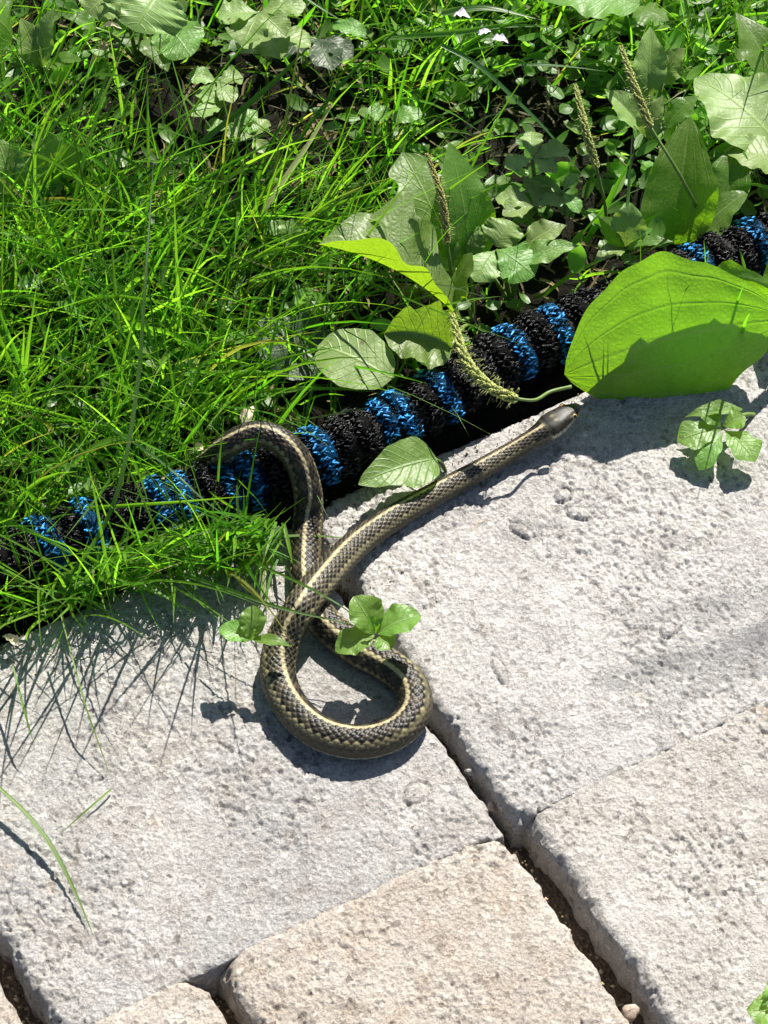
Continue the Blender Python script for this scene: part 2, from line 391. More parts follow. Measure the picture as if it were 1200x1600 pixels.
def paver(a0, a1, b0, b1, mat, step, seed, rot=0.0, dz=0.0, tilt=(0, 0), stones=(), pit=1.0):
    na = max(8, int((a1 - a0) / step)); nb = max(8, int((b1 - b0) / step))
    # finer rows near the edges so that they round off
    sa = np.linspace(0, 1, na); sb = np.linspace(0, 1, nb)
    A, B = np.meshgrid(sa * (a1 - a0), sb * (b1 - b0)); la, lb = a1 - a0, b1 - b0
    d = np.minimum(np.minimum(A, la - A), np.minimum(B, lb - B))
    # corner rounding
    rc = 0.012
    cx = np.maximum(rc - np.minimum(A, la - A), 0); cy = np.maximum(rc - np.minimum(B, lb - B), 0)
    d = np.where((cx > 0) & (cy > 0), rc - np.hypot(cx, cy), d)
    xa = A + a0 + seed * 3.1; xb = B + b0 + seed * 1.7
    wob = (fbm(xa * 60, xb * 60, seed, 3) - 0.5) * 0.006 + (fbm(xa * 250, xb * 250, seed + 3, 2) - 0.5) * 0.003
    de = d + wob
    dA = np.minimum(A, la - A) + wob * 0.8; dB = np.minimum(B, lb - B) + wob * 0.5
    z = -0.0032 * np.clip(1 - dA / 0.0048, 0, 1.3) ** 2.2 - 0.0007 * np.clip(1 - dB / 0.0030, 0, 1.2) ** 2
    z -= 0.003 * np.clip(1 - de / 0.004, 0, 1.2) ** 2 * ((cx > 0) & (cy > 0))
    z += 0.0022 * (fbm(xa * 14, xb * 14, seed + 5, 2) - 0.5) + 0.0007 * (fbm(xa * 80, xb * 80, seed + 6, 3) - 0.5)
    area = sst(0.40, 0.64, fbm(xa * 24, xb * 24, seed + 10, 3))
    f1, idv = worley(xa * 420, xb * 420, seed + 7)                           # small grains
    z += (0.0004 + 0.0004 * area) * (0.6 - f1) * (0.3 + idv)
    f2, id2 = worley(xa * 150, xb * 150, seed + 8)                           # bigger stones
    z += 0.0010 * np.clip(0.5 - f2, 0, 1) * (id2 > 0.7)
    rg = fbm(xa * 480, xb * 380, seed + 9, 3)
    z -= pit * 0.0011 * sst(0.61 - 0.07 * area, 0.74, rg) * (0.25 + 0.9 * area)
    lr = fbm(xa * 230, xb * 230, seed + 12, 3)
    z -= pit * 0.0008 * sst(0.67, 0.8, lr) * (0.12 + 0.6 * area)
    for (px, py, l, wd, h, ang) in stones:                                   # lone pebbles showing in the face
        c = at(px, py)[:2]; ca, cb = ab(c); da, db = A + a0 - ca, B + b0 - cb
        q1 = da * math.cos(ang) + db * math.sin(ang); q2 = -da * math.sin(ang) + db * math.cos(ang)
        rr = np.sqrt((q1 / l) ** 2 + (q2 / wd) ** 2) + 0.25 * (vnoise(xa * 300, xb * 300, seed + 33) - 0.5)
        z = np.where(rr < 1, np.maximum(z, z * 0.3 + h * np.sqrt(np.clip(1 - rr ** 2, 0, 1))), z - 0.0012 * np.exp(-((rr - 1.12) / 0.12) ** 2))
    z += dz + tilt[0] * (A - la / 2) + tilt[1] * (B - lb / 2)
    # sideways wobble of the outline
    ox = (fbm(xb * 90, xa * 0 + seed, seed + 14, 3) - 0.5) * 0.005; oy = (fbm(xa * 90, xb * 0 + seed, seed + 15, 3) - 0.5) * 0.0012
    A2 = A + ox * sst(0.03, 0, d); B2 = B + oy * sst(0.03, 0, d)
    rows = [np.stack([A2, B2, z], -1).reshape(-1, 3)]
    F = [grid_faces(nb, na)]
    ring = np.concatenate([np.arange(na), np.arange(1, nb) * na + na - 1, (nb - 1) * na + np.arange(na - 2, -1, -1), np.arange(nb - 2, 0, -1) * na])
    base = rows[0][ring]; k = len(ring); prev = ring; tot = na * nb
    ctr = np.array([la / 2, lb / 2])
    for q, dep in enumerate((0.004, 0.009, 0.016, 0.028)):                    # the rough side walls
        r = base.copy(); r[:, 2] -= dep
        out = (fbm(np.arange(k) * 0.11, np.full(k, q * 3.0), seed + 20, 3) - 0.5) * 0.0022 + 0.0006 * min(q, 2)
        dv = r[:, :2] - ctr; sg = np.where(abs(dv[:, :1]) / la > abs(dv[:, 1:]) / lb, np.array([[1, 0]]), np.array([[0, 1]])) * np.sign(dv)
        r[:, :2] += sg * out[:, None]
        rows.append(r); cur = tot + np.arange(k); tot += k
        F.append(np.stack([prev, cur, np.roll(cur, -1), np.roll(prev, -1)], 1)); prev = cur
    V = np.concatenate(rows)
    V[:, 0] += a0; V[:, 1] += b0
    if rot:
        c, s = math.cos(rot), math.sin(rot); m = np.array([(a0 + a1) / 2, (b0 + b1) / 2])
        q = V[:, :2] - m; V[:, :2] = m + np.stack([q[:, 0] * c - q[:, 1] * s, q[:, 0] * s + q[:, 1] * c], 1)
    P = G0 + V[:, :1] * GU + V[:, 1:2] * GV
    o = link('paver', mesh('paver', np.concatenate([P, V[:, 2:]], 1), F, M[mat]), paving)
    return o
FINE = 0.00060
paver(-0.1975, -0.0040, -0.0004, EDGE, 'grey', FINE, 2, stones=[(650, 1240, .0055, .004, .0012, 0.3), (355, 1252, .003, .0025, .001, 0)])['label'] = 'grey pitted paver under the snake loop'
paver(0.0035, 0.262, -0.0004, EDGE, 'pale', FINE, 4, dz=0.0004, stones=[(780, 1048, .0068, .0022, .0016, -1.75), (880, 775, .004, .003, .0014, 0.3), (905, 803, .0055, .003, .0016, -0.8), (850, 735, .003, .002, .001, 0), (1045, 985, .004, .003, .001, 0.4), (815, 830, .006, .0025, .0012, -1.2)])['label'] = 'pale grey paver under the snake head'
paver(-0.1305, -0.0045, -0.17, 0.0004, 'tan', FINE, 6, dz=0.0007, rot=0.0)['label'] = 'tan paver left of the long open joint'
paver(0.0080, 0.2, -0.19, 0.0004, 'warm', FINE, 9, dz=0.0006, pit=1.1)['label'] = 'tan paver right of the long open joint'
paver(-0.335, -0.1385, -0.17, 0.0004, 'tan', 0.001, 12, dz=0.0)
paver(-0.4, -0.2055, -0.0004, EDGE, 'tan', 0.001, 15, dz=-0.0035)
for k, (a0, a1, b0, b1) in enumerate([(0.269, 0.47, -0.0004, EDGE), (0.206, 0.4, -0.19, 0.0004), (-0.61, -0.406, -0.0004, EDGE), (-0.54, -0.341, -0.17, 0.0004),
                                      (-0.25, -0.03, -0.345, -0.173), (-0.024, 0.2, -0.37, -0.193), (-0.47, -0.256, -0.345, -0.173), (0.206, 0.4, -0.37, -0.193)]):
    paver(a0, a1, b0, b1, ('pale', 'tan', 'grey')[k % 3], 0.003, 40 + k, dz=-0.001)

# ------------------------------------------------------------------ the fabric hose
HR = 0.0144
hose_px = [(-330, 1010), (-150, 945), (0, 885), (155, 822), (270, 790), (375, 757), (490, 716), (610, 662), (700, 612), (800, 553), (905, 505), (1000, 462), (1090, 423), (1185, 385), (1330, 330), (1500, 262)]
hose_path, hose_s = resample(catmull([at(x, y, HR) for x, y in hose_px], 24), step=0.0005)
BLUE = [-300, -190, -60, 60, 158, 258, 292, 372, 402, 492, 586, 640, 690, 800, 886, 1093, 1180, 1290, 1400]
hx, hy = proj(hose_path)

def ball(n=5, m=4):
    """a small closed stitch, long axis x"""
    V = [[-1, 0, 0]]
    for i in range(1, m):
        t = math.pi * i / m
        for j in range(n):
            p = 2 * math.pi * j / n; V.append([-math.cos(t), math.sin(t) * math.cos(p), math.sin(t) * math.sin(p)])
    V.append([1, 0, 0]); V = np.array(V); F3 = []; F4 = []
    for j in range(n):
        F3.append([0, 1 + (j + 1) % n, 1 + j]); e = 1 + (m - 2) * n
        F3.append([len(V) - 1, e + j, e + (j + 1) % n])
        for i in range(m - 2): F4.append([1 + i * n + j, 1 + i * n + (j + 1) % n, 1 + (i + 1) * n + (j + 1) % n, 1 + (i + 1) * n + j])
    return V, [np.array(F3), np.array(F4)]
BALLV, BALLF = ball(5, 4)

def build_hose():
    t = thing('garden_hose', 'fabric-sleeved garden hose with black and blue gathered ribs along the paving edge', 'hose', hose_path[0])
    T, N, B = frames(hose_path)
    V, F = tube(hose_path[::8], HR * 0.72, 16)
    part('inner_tube', mesh('inner_tube', V, F, M['black_yarn'], col=np.ones((len(V), 3)) * 0.5), t)
    # rib borders, uneven like gathered cloth
    s = 0.0; ribs = []
    r_ = random.Random(5)
    while s < hose_s[-1] - 0.012:
        wdt = r_.uniform(0.0096, 0.0114); ribs.append((s, wdt)); s += wdt
    rib_px = [hx[np.searchsorted(hose_s, a + b_ / 2)] for a, b_ in ribs]
    blue_set = {ribs[int(np.argmin([abs(x - b) for x in rib_px]))] for b in BLUE}
    for s0, wdt in ribs:
        mid = np.searchsorted(hose_s, s0 + wdt / 2)
        px = hx[mid]
        isblue = (s0, wdt) in blue_set
        amp = r_.uniform(0.93, 1.07); Rb = HR * amp
        tw = r_.uniform(-0.12, 0.12)
        pile = Pile()
        # the cloth of the rib
        ns, na = 9, 36
        q = np.linspace(0, 1, ns)
        ii = np.clip(np.searchsorted(hose_s, s0 + q * wdt), 0, len(hose_s) - 1)
        ang = np.linspace(0, 2 * math.pi, na, endpoint=False)
        prof = 0.64 + 0.29 * np.sin(math.pi * q) ** 0.7
        rad = Rb * prof[:, None] * (1 + 0.04 * np.sin(3 * ang + r_.uniform(0, 6)) + 0.03 * np.sin(5 * ang + r_.uniform(0, 6)))[None]
        sl = 0.0012 * np.sin(ang + tw * 20)[None, :, None] + 0.0008 * np.sin(4 * ang + s0 * 900)[None, :, None]
        Vv = hose_path[ii][:, None] + rad[..., None] * (np.cos(ang)[None, :, None] * N[ii][:, None] + np.sin(ang)[None, :, None] * B[ii][:, None]) + sl * T[ii][:, None]
        Vv = Vv.reshape(-1, 3)
        pile.add(Vv, grid_faces(ns, na, True)[:, ::-1], col=(0.12, 0.12, 0.12))  # cloth colour dimmed so the gaps between ribs look shaded
        # yarn stitches standing on it
        nst = 64; rows = 6
        for rw in range(rows):
            qq = (rw + 0.5) / rows
            for k in range(nst):
                a = 2 * math.pi * (k + 0.5 * (rw % 2)) / nst + r_.uniform(-0.05, 0.05)
                if math.cos(a) < -0.45: continue
                sq = s0 + (qq + r_.uniform(-0.07, 0.07)) * wdt + 0.0012 * math.sin(a + tw * 20) + 0.0008 * math.sin(4 * a + s0 * 900)
                i = min(max(int(sq / hose_s[-1] * (len(hose_s) - 1)), 0), len(hose_s) - 1)
                n_ = math.cos(a) * N[i] + math.sin(a) * B[i]; b_ = -math.sin(a) * N[i] + math.cos(a) * B[i]
                rr = Rb * (0.64 + 0.30 * math.sin(math.pi * min(max(qq, 0.02), 0.98)) ** 0.7) * (1 + r_.uniform(-0.02, 0.05))
                c = hose_path[i] + n_ * rr
                ch = (0.5 if (k + rw) % 2 else -0.5) + r_.uniform(-0.2, 0.2)
                ax = T[i] * math.cos(ch) + b_ * math.sin(ch) + n_ * r_.uniform(-0.15, 0.15)
                ax /= np.linalg.norm(ax); sd = np.cross(n_, ax); sd /= np.linalg.norm(sd); up_ = np.cross(ax, sd)
                L = r_.uniform(0.0010, 0.0019); W = r_.uniform(0.00034, 0.00056); H = r_.uniform(0.0003, 0.0006)
                Vs = c + BALLV[:, :1] * ax * L + BALLV[:, 1:2] * sd * W + BALLV[:, 2:] * up_ * H
                g = r_.uniform(0.1, 1.0) ** 1.6 * 1.8
                if isblue and r_.random() < (0.85 if rw in (0, 4, 5) else 0.2): colr = (0.25 * g, 0.06 * g, 0.04 * g)
                else: colr = (g, g, g)
                pile.add(Vs, BALLF, col=colr)
        me = pile.mesh('rib', M['blue_yarn' if isblue else 'black_yarn'])
        o = part('rib', me, t)
        o['label'] = 'blue knitted rib of the hose' if isblue else 'black knitted rib of the hose'
build_hose()

# ------------------------------------------------------------------ the garter snake
def build_snake():
    pts = [(180, 785, .0016, .0012), (225, 768, .0032, .0030), (268, 752, .0042, .0042), (303, 738, .0085, .0047), (329, 720, .022, .0052), (358, 695, .034, .0055), (398, 678, .038, .0056),
           (436, 688, .0375, .0057), (465, 719, .032, .0059), (480, 764, .0215, .0061), (482, 806, .011, .0063), (478, 855, .0066, .0065), (480, 915, .0066, .0067),
           (503, 968, .0066, .0070), (556, 1013, .0066, .0071), (606, 1040, .0068, .0071), (641, 1070, .0068, .0071), (647, 1110, .0069, .0072), (618, 1145, .0070, .0072), (562, 1160, .0071, .0073),
           (502, 1146, .0072, .0073), (456, 1106, .0074, .0073), (434, 1052, .0078, .0073), (443, 1000, .0115, .0072), (470, 950, .0182, .0069), (507, 902, .0160, .0067),
           (555, 852, .0084, .0062), (612, 811, .0059, .0056), (680, 772, .0053, .0051), (745, 737, .0050, .0047), (798, 706, .0060, .0042), (836, 683, .0085, .0041), (858, 668, .0098, .0041), (884, 650, .0108, .0042), (907, 634, .0108, .0040)]
    C = catmull([np.append(at(x, y, z), r) for x, y, z, r in pts], 30)
    C, s = resample(C, step=0.00036)
    P, rad = C[:, :3], C[:, 3].copy(); Ltot = s[-1]
    # smooth the spine a little
    for _ in range(20): P[1:-1] = (P[:-2] + 2 * P[1:-1] + P[2:]) / 4
    up = np.tile(np.array([0, 0, 1.0]), (len(P), 1))
    # where the body climbs over the hose its back turns away from the hose
    T, N, B = frames(P, up)
    ctl = np.array([at(x, y, z) for x, y, z, _ in pts]); ki = np.array([np.argmin(np.linalg.norm(P - c, axis=1)) for c in ctl])
    rolls = np.interp(np.arange(len(pts)), [0, 9, 12, 14, 17, 22, 24, 27, 31, 33], [0, 0, 8, 22, 26, 22, 0, -14, -8, 0])
    ro = np.radians(np.interp(np.arange(len(P)), np.maximum.accumulate(ki), rolls))
    for _ in range(60): ro[1:-1] = (ro[:-2] + 2 * ro[1:-1] + ro[2:]) / 4
    N, B = np.cos(ro)[:, None] * N + np.sin(ro)[:, None] * B, -np.sin(ro)[:, None] * N + np.cos(ro)[:, None] * B
    na = 104; th = np.linspace(-math.pi, math.pi, na, endpoint=False)
    e = (Ltot - s) / 1.18                                                     # distance behind the snout
    HL = 0.0195
    # half width, half height above and below along the head
    hw = np.interp(e, [0, .0006, .0018, .004, .0075, .012, .0155, .0185, .024, .032], [.0006, .0018, .0025, .0033, .0046, .0059, .0062, .0052, .0042, .0041])
    hu = np.interp(e, [0, .0006, .0018, .004, .0075, .012, .0155, .0185, .024, .032], [.0005, .0015, .0023, .0030, .0038, .0043, .0043, .0041, .0041, .0041])
    hd = np.interp(e, [0, .0006, .0018, .004, .0075, .012, .0155, .0185, .024, .032], [.0004, .0012, .0017, .0021, .0026, .0031, .0034, .0036, .0041, .0045])
    k = sst(0.034, 0.022, e)
    ww = rad * (1 - k) + hw * k; wu = rad * 0.97 * (1 - k) + hu * k; wd = rad * 0.93 * (1 - k) + hd * k
    for arr in (ww, wu, wd):
        for _ in range(3): arr[1:-1] = (arr[:-2] + 2 * arr[1:-1] + arr[2:]) / 4
    TH, S = np.meshgrid(th, s); E_ = np.meshgrid(th, e)[1]
    ct, st_ = np.cos(TH), np.sin(TH)
    # head sections are boxier
    kk = sst(0.022, 0.012, E_)
    pw = 1 - 0.3 * kk
    sx = np.sign(st_) * abs(st_) ** pw; sy = np.sign(ct) * abs(ct) ** pw
    ox = ww[:, None] * sx; oy = np.where(sy > 0, wu[:, None] * sy, wd[:, None] * sy)
    # belly flattened against what it lies on
    oy = np.where((oy < 0) & (kk < 0.5), np.maximum(oy, -0.86 * wd[:, None]), oy)
    # scales
    dth = R(132) / 12.5                                              # angular width of a scale row
    ds = 0.00175
    a = TH / dth; b = S / ds
    p = (a + b) / 1.0 * 0.5 * 2 / 2 + b * 0; p = a * 0.5 + b * 0.5; q = a * 0.5 - b * 0.5
    fp, fq = p - np.floor(p), q - np.floor(q)
    edge = np.minimum(np.minimum(fp, 1 - fp), np.minimum(fq, 1 - fq))
    keel = np.exp(-((fp - fq) / 0.16) ** 2)
    dorsal = (abs(TH) < R(128)).astype(float)
    bodyk = 1 - sst(0.021, 0.0165, E_)
    lift = sst(0.0, 0.22, edge) * (0.6 + 0.5 * (fp + 1 - fq) / 2)
    h = 0.00034 * (lift - 0.5) + 0.00012 * keel * sst(0.05, 0.3, edge)
    h = h * dorsal * bodyk * np.clip(rad / 0.006, 0.2, 1)[:, None]
    # belly shields
    fb = (S / 0.0042) % 1.0
    h = h + (1 - dorsal) * 0.0002 * (fb - 0.5)
    # head: brow ridge over the eye, mouth line
    ax = abs(TH)
    h += kk * 0.0006 * np.exp(-((E_ - 0.0066) / 0.0022) ** 2 - ((ax - R(58)) / R(13)) ** 2)
    h -= kk * 0.0005 * np.exp(-((E_ - 0.0066) / 0.0012) ** 2 - ((ax - R(82)) / R(12)) ** 2)
    h -= 0.00045 * np.exp(-((ax - R(112)) / R(4.5)) ** 2) * sst(0.0155, 0.012, E_) * sst(0.0, 0.002, E_)
    h -= 0.0003 * np.exp(-((E_ - 0.0022) / 0.0004) ** 2 - ((ax - R(60)) / R(10)) ** 2)
    L = np.hypot(ox, oy) + 1e-9
    f = 1 + h / L
    V = P[:, None] + (ox * f)[..., None] * (-B)[:, None] + (oy * f)[..., None] * N[:, None]
    # colours, scale by scale
    ci = np.floor(p) * 131 + np.floor(q) * 17
    cid = _h(np.floor(p), np.floor(q), 77)
    deg = np.degrees(ax)
    base = np.array([0.034, 0.027, 0.017]); black = np.array([0.007, 0.006, 0.005]); cream = np.array([0.36, 0.31, 0.18]); lat = np.array([0.21, 0.185, 0.10]); belly = np.array([0.27, 0.27, 0.2])
    col = np.ones(TH.shape + (3,)) * base * (0.45 + 1.1 * cid[..., None])
    cs = (np.floor(p) - np.floor(q)) * ds                            # centre of the scale along the body
    ca = np.degrees(abs((np.floor(p) + np.floor(q) + 1) * dth))      # and around it
    chk = np.where(ca < 46, np.sin(cs / 0.0088 * 2 * math.pi) > -0.35, np.sin(cs / 0.0088 * 2 * math.pi + math.pi) > -0.35)
    spot = chk & (ca > 10) & (ca < 56)
    col = np.where(spot[..., None], black * (0.7 + 0.8 * cid[..., None]), col)
    skin = (1 - sst(0.03, 0.13, edge)) * (deg < 100)                 # pale skin between scales
    sk = (skin * (0.14 + 0.46 * sst(0.20, 0.14, E_)) * (0.4 + 0.9 * fbm(S * 160, TH * 2, 3, 2)))[..., None]
    col = col * (1 - sk) + sk * np.array([0.26, 0.23, 0.15])
    jag = 3.5 * (lift - 0.5)
    ds_ = sst(8.5, 5.5, deg + 0.6 * jag)[..., None]; col = col * (1 - ds_) + ds_ * cream * (0.75 + 0.4 * cid[..., None])
    la = np.clip(((ca > 56) & (ca < 68)) * sst(0.02, 0.12, edge) * (0.55 + 0.6 * cid) + 0.55 * sst(66, 70, deg) * sst(82, 78, deg), 0, 1)[..., None]; col = col * (1 - la) + la * lat * (0.7 + 0.5 * cid[..., None])
    lo = (sst(82, 87, deg) * sst(122, 114, deg))[..., None]; col = col * (1 - 0.8 * lo) + 0.8 * lo * np.array([0.07, 0.062, 0.04])
    be = sst(118, 126, deg)[..., None]; col = col * (1 - be) + be * belly * (0.85 + 0.2 * fb[..., None])
    # head colours
    hd_ = sst(0.0185, 0.0165, E_)[..., None]
    mott = fbm(TH * 3 + 9, E_ * 900, 4, 3)[..., None]
    hc = np.array([0.021, 0.020, 0.0145]) * (0.45 + 1.2 * mott)
    plate = np.maximum.reduce([np.exp(-((E_ - x) / 0.00028) ** 2) for x in (.0035, .0062, .0105, .0160)]) * (deg < 52) + np.exp(-(TH / 0.05) ** 2) * ((E_ > .0105) & (E_ < 0.016)) + np.exp(-((ax - R(50)) / 0.06) ** 2) * (E_ < .0105)
    hc = hc * (1 - 0.8 * np.clip(plate, 0, 1)[..., None])
    par = (np.exp(-((E_ - 0.0128) / 0.0007) ** 2 - ((ax - 0.14) / 0.09) ** 2))[..., None]
    hc = hc * (1 - par) + par * np.array([0.2, 0.18, 0.1])
    sn = sst(0.0048, 0.0012, E_)[..., None] * 0.55; hc = hc * (1 - sn) + sn * np.array([0.2, 0.19, 0.16])
    lip = (sst(76, 84, deg + 3 * np.sin(E_ / 0.0017 * 2 * math.pi)))[..., None]; hc = hc * (1 - lip) + lip * np.array([0.42, 0.41, 0.31]) * (0.8 + 0.3 * mott)
    bars = (np.exp(-(((E_ / 0.0024) % 1.0 - 0.5) / 0.1) ** 2) * (deg > 80) * (deg < 112))[..., None] * 0.75
    hc = hc * (1 - bars) + bars * np.array([0.015, 0.013, 0.01])
    mo = np.exp(-((deg - 112) / 2.6) ** 2)[..., None] * 0.8; hc = hc * (1 - mo)
    nk = (sst(0.0255, 0.022, E_) * (1 - sst(0.0185, 0.0165, E_)))[..., None] * (deg < 72)[..., None]
    col = col * (1 - 0.75 * nk * (deg > 10)[..., None]) 
    col = col * (1 - hd_) + hd_ * hc
    V = V.reshape(-1, 3); n = len(P)
    F = [grid_faces(n, na, True)]
    V = np.concatenate([V, P[:1], P[-1:] + (P[-1:] - P[-2:-1]) * 1.0]); j = np.arange(na)
    F += [np.stack([np.full(na, n * na), (j + 1) % na, j], 1), np.stack([np.full(na, n * na + 1), (n - 1) * na + j, (n - 1) * na + (j + 1) % na], 1)]
    colv = np.concatenate([col.reshape(-1, 3), col[0, :1], col[-1, :1]])
    N_ = NT('snake_skin'); c = N_.n('ShaderNodeVertexColor', layer_name='Col').outputs[0]
    co = N_.n('ShaderNodeTexCoord').outputs['Object']; fz = N_.noise(co, 2500, 3, 0.6)
    cc = N_.mix(0.5, c, N_.ramp(fz, (0.25, 0.7), (0.75, 1.3)), 'MULTIPLY')
    M['skin'] = N_.done(N_.bsdf(cc, 0.40, 0.26, N_.bump(fz, 0.0002, 0.4)))
    root = P[len(P) // 2].copy(); root[2] = 0
    t = thing('garter_snake', 'striped garter snake looped on the paver with its body draped over the hose', 'snake', root)
    body = part('body', mesh('snake_body', V, F, M['skin'], col=colv), t)
    # eyes
    Ne = NT('snake_eye'); uvn = Ne.n('ShaderNodeUVMap').outputs[0]; sp = Ne.n('ShaderNodeSeparateXYZ'); Ne.l(uvn, sp.inputs[0])
    M['eye'] = Ne.done(Ne.bsdf(Ne.ramp(sp.outputs[0], (0.0, (0.003, 0.003, 0.003)), (0.36, (0.003, 0.003, 0.003)), (0.45, (0.5, 0.34, 0.12)), (0.62, (0.3, 0.18, 0.06)), (0.8, (0.01, 0.01, 0.01))), 0.06, 0.6))
    i = np.searchsorted(s, Ltot - 0.0066 * 1.18)
    for sg in (-1, 1):
        c = P[i] + sg * (-B[i]) * ww[i] * 0.86 + N[i] * wu[i] * 0.56
        d = sg * (-B[i]) * 0.8 + N[i] * 0.6; d /= np.linalg.norm(d)
        m1 = T[i]; m2 = np.cross(d, m1)
        phi = np.linspace(0, math.pi, 13); az = np.linspace(0, 2 * math.pi, 20, endpoint=False)
        PH, AZ = np.meshgrid(phi, az, indexing='ij')
        Vv = c + 0.00150 * (np.cos(PH)[..., None] * d + np.sin(PH)[..., None] * (np.cos(AZ)[..., None] * m1 + np.sin(AZ)[..., None] * m2))
        part('eye', mesh('eye', Vv.reshape(-1, 3), grid_faces(13, 20, True), M['eye'], uv=np.stack([PH.ravel() / (math.pi / 2), AZ.ravel()], 1)), body)
build_snake()

# ------------------------------------------------------------------ plants
def wf_ovate(t): return np.sin(math.pi * t ** 0.72) ** 0.85
def wf_obov(t): return np.sin(math.pi * t ** 1.5) ** 0.8
def wf_round(t): return np.clip(1 - (2 * t - 1) ** 2, 0, 1) ** 0.5
def wf_lance(t): return np.sin(math.pi * t ** 0.8)
def wf_blunt(t): return np.clip(np.sin(math.pi * np.clip(t, 0, 1) ** 1.05), 0, 1) ** 0.66 * (1 - 0.12 * sst(0.7, 0.98, t))
def wf_plant(t): return np.clip(np.sin(math.pi * np.clip(t, 0, 1) ** 0.62), 0, 1) ** 0.75
def wf_ellip(t): return np.clip(np.sin(math.pi * t ** 1.15), 0, 1) ** 0.6
SHAPES = dict(ellip=wf_ellip, ovate=wf_ovate, obov=wf_obov, round=wf_round, lance=wf_lance, plant=wf_plant, blunt=wf_blunt)

def leaf_geo(base, tip, width, aL, aR, shape='ovate', arch=0.1, curl=0.0, wav=0.06, lobe=0.0, nl=4, teeth=0.0, nt_=9, nseg=22, m=7, seed=0, dent=0.06, skew=0.0, kL=1.0, kR=1.0, puff=0.0):
    base = np.asarray(base, float); tip = np.asarray(tip, float)
    ax = tip - base; L = np.linalg.norm(ax); ax /= L
    N0 = np.array([0, 0, 1.0]) - ax[2] * ax
    if np.linalg.norm(N0) < 0.05: N0 = np.array([0, -1.0, 0])
    N0 /= np.linalg.norm(N0); S = np.cross(ax, N0)
    r_ = np.random.default_rng(seed + int(abs(base[0]) * 1e5) + int(abs(tip[1]) * 1e5))
    t = np.linspace(0, 1, nseg)
    rib = base + ax * L * t[:, None] + N0 * (arch * L * 4 * t * (1 - t))[:, None] + S * (skew * L * np.sin(math.pi * t))[:, None]
    wp = SHAPES[shape](t) * width / 2; wp[0] = max(wp[0], 0.0004); wp[-1] = max(wp[-1], 0.0002)
    u = np.linspace(0, 1, m); rows = []; uvs = []
    ph = r_.uniform(0, 6, 6)
    for sg, a0 in ((-1, aL), (1, aR)):
        lob = 1 - lobe * (0.5 + 0.5 * np.sin(2 * math.pi * nl * t + ph[0] * (0.2 if sg > 0 else 0.3)))
        too = 1 - teeth * ((t * nt_ + 0.2 * sg) % 1.0)
        irr = 1 + dent * np.sin(7 * t + ph[1] * sg) + dent * 0.6 * np.sin(15 * t + ph[2] * sg)
        W = wp * lob * too * irr * (kL if sg < 0 else kR)
        ang = R(a0) + R(curl) * u
        step = 1.0 / (m - 1)
        cx = np.concatenate([[0], np.cumsum(np.cos(ang[1:]) * step)]); cz = np.concatenate([[0], np.cumsum(np.sin(ang[1:]) * step)])
        pos = rib[:, None] + sg * S * (W[:, None] * cx)[..., None] + N0 * (W[:, None] * cz)[..., None]
        wv = wav * width * (np.sin(2 * math.pi * 2.3 * t + ph[3] + sg)[:, None] * u ** 2 + 0.5 * np.sin(2 * math.pi * 5.1 * t + ph[4] * sg)[:, None] * u ** 2)
        wv = wv * np.clip(wp / (width / 2), 0, 1)[:, None]
        pos = pos + N0 * wv[..., None]
        if puff:
            nd = sg * -math.sin(R(a0)) * S + math.cos(R(a0)) * N0
            pos = pos + nd * (puff * abs(np.sin(math.pi * 2.6 * u))[None] * (np.sin(math.pi * t) ** 0.5 * (1 + 0.5 * np.sin(23 * t + ph[5])))[:, None])[..., None]
        rows.append((pos, u * sg))
    Lp, Rp = rows
    P = np.concatenate([Lp[0][:, :0:-1], Rp[0]], 1); U = np.concatenate([Lp[1][:0:-1], Rp[1]])
    mm = P.shape[1]
    UV = np.stack([np.broadcast_to(U, (nseg, mm)), np.broadcast_to(t[:, None], (nseg, mm))], -1).reshape(-1, 2)
    return P.reshape(-1, 3), grid_faces(nseg, mm)[:, ::-1], UV

def A3(p): return at(*p) if len(p) == 3 else at(p[0], p[1], 0.0)

def plant(name, label, cat, root, leaves, spikes=(), group=None):
    """root pixel; leaves: dicts with base, tip (px, py, z), w and leaf_geo options"""
    rt = at(root[0], root[1], 0.0) - np.array([0, 0, 0.004])
    t = thing(name, label, cat, rt, group)
    for k, d in enumerate(leaves):
        d = dict(d); b = A3(d.pop('base')); tp = A3(d.pop('tip')); mat = d.pop('mat', 'plantain'); wd = d.pop('w'); lab = d.pop('label', None); pet = d.pop('pet', True); pr = d.pop('pr', 0.0009)
        V, F, UV = leaf_geo(b, tp, wd, d.pop('aL', 12), d.pop('aR', 12), seed=k, **d)
        o = part('leaf', mesh('leaf', V, F, M[mat], uv=UV), t)
        if lab: o['label'] = lab
        if pet:
            mid = (rt + b) / 2 + np.array([0, 0, 0.35 * np.linalg.norm(b - rt) * 0.4])
            pth, _ = resample(catmull([rt, mid, b + (tp - b) * 0.02], 8), n=8)
            V, F = tube(pth, np.linspace(pr * 1.3, pr, 8), 6)
            part('leaf_stalk', mesh('leaf_stalk', V, F, M['stem']), o)
    for sp in spikes: spike(t, **sp)
    return t

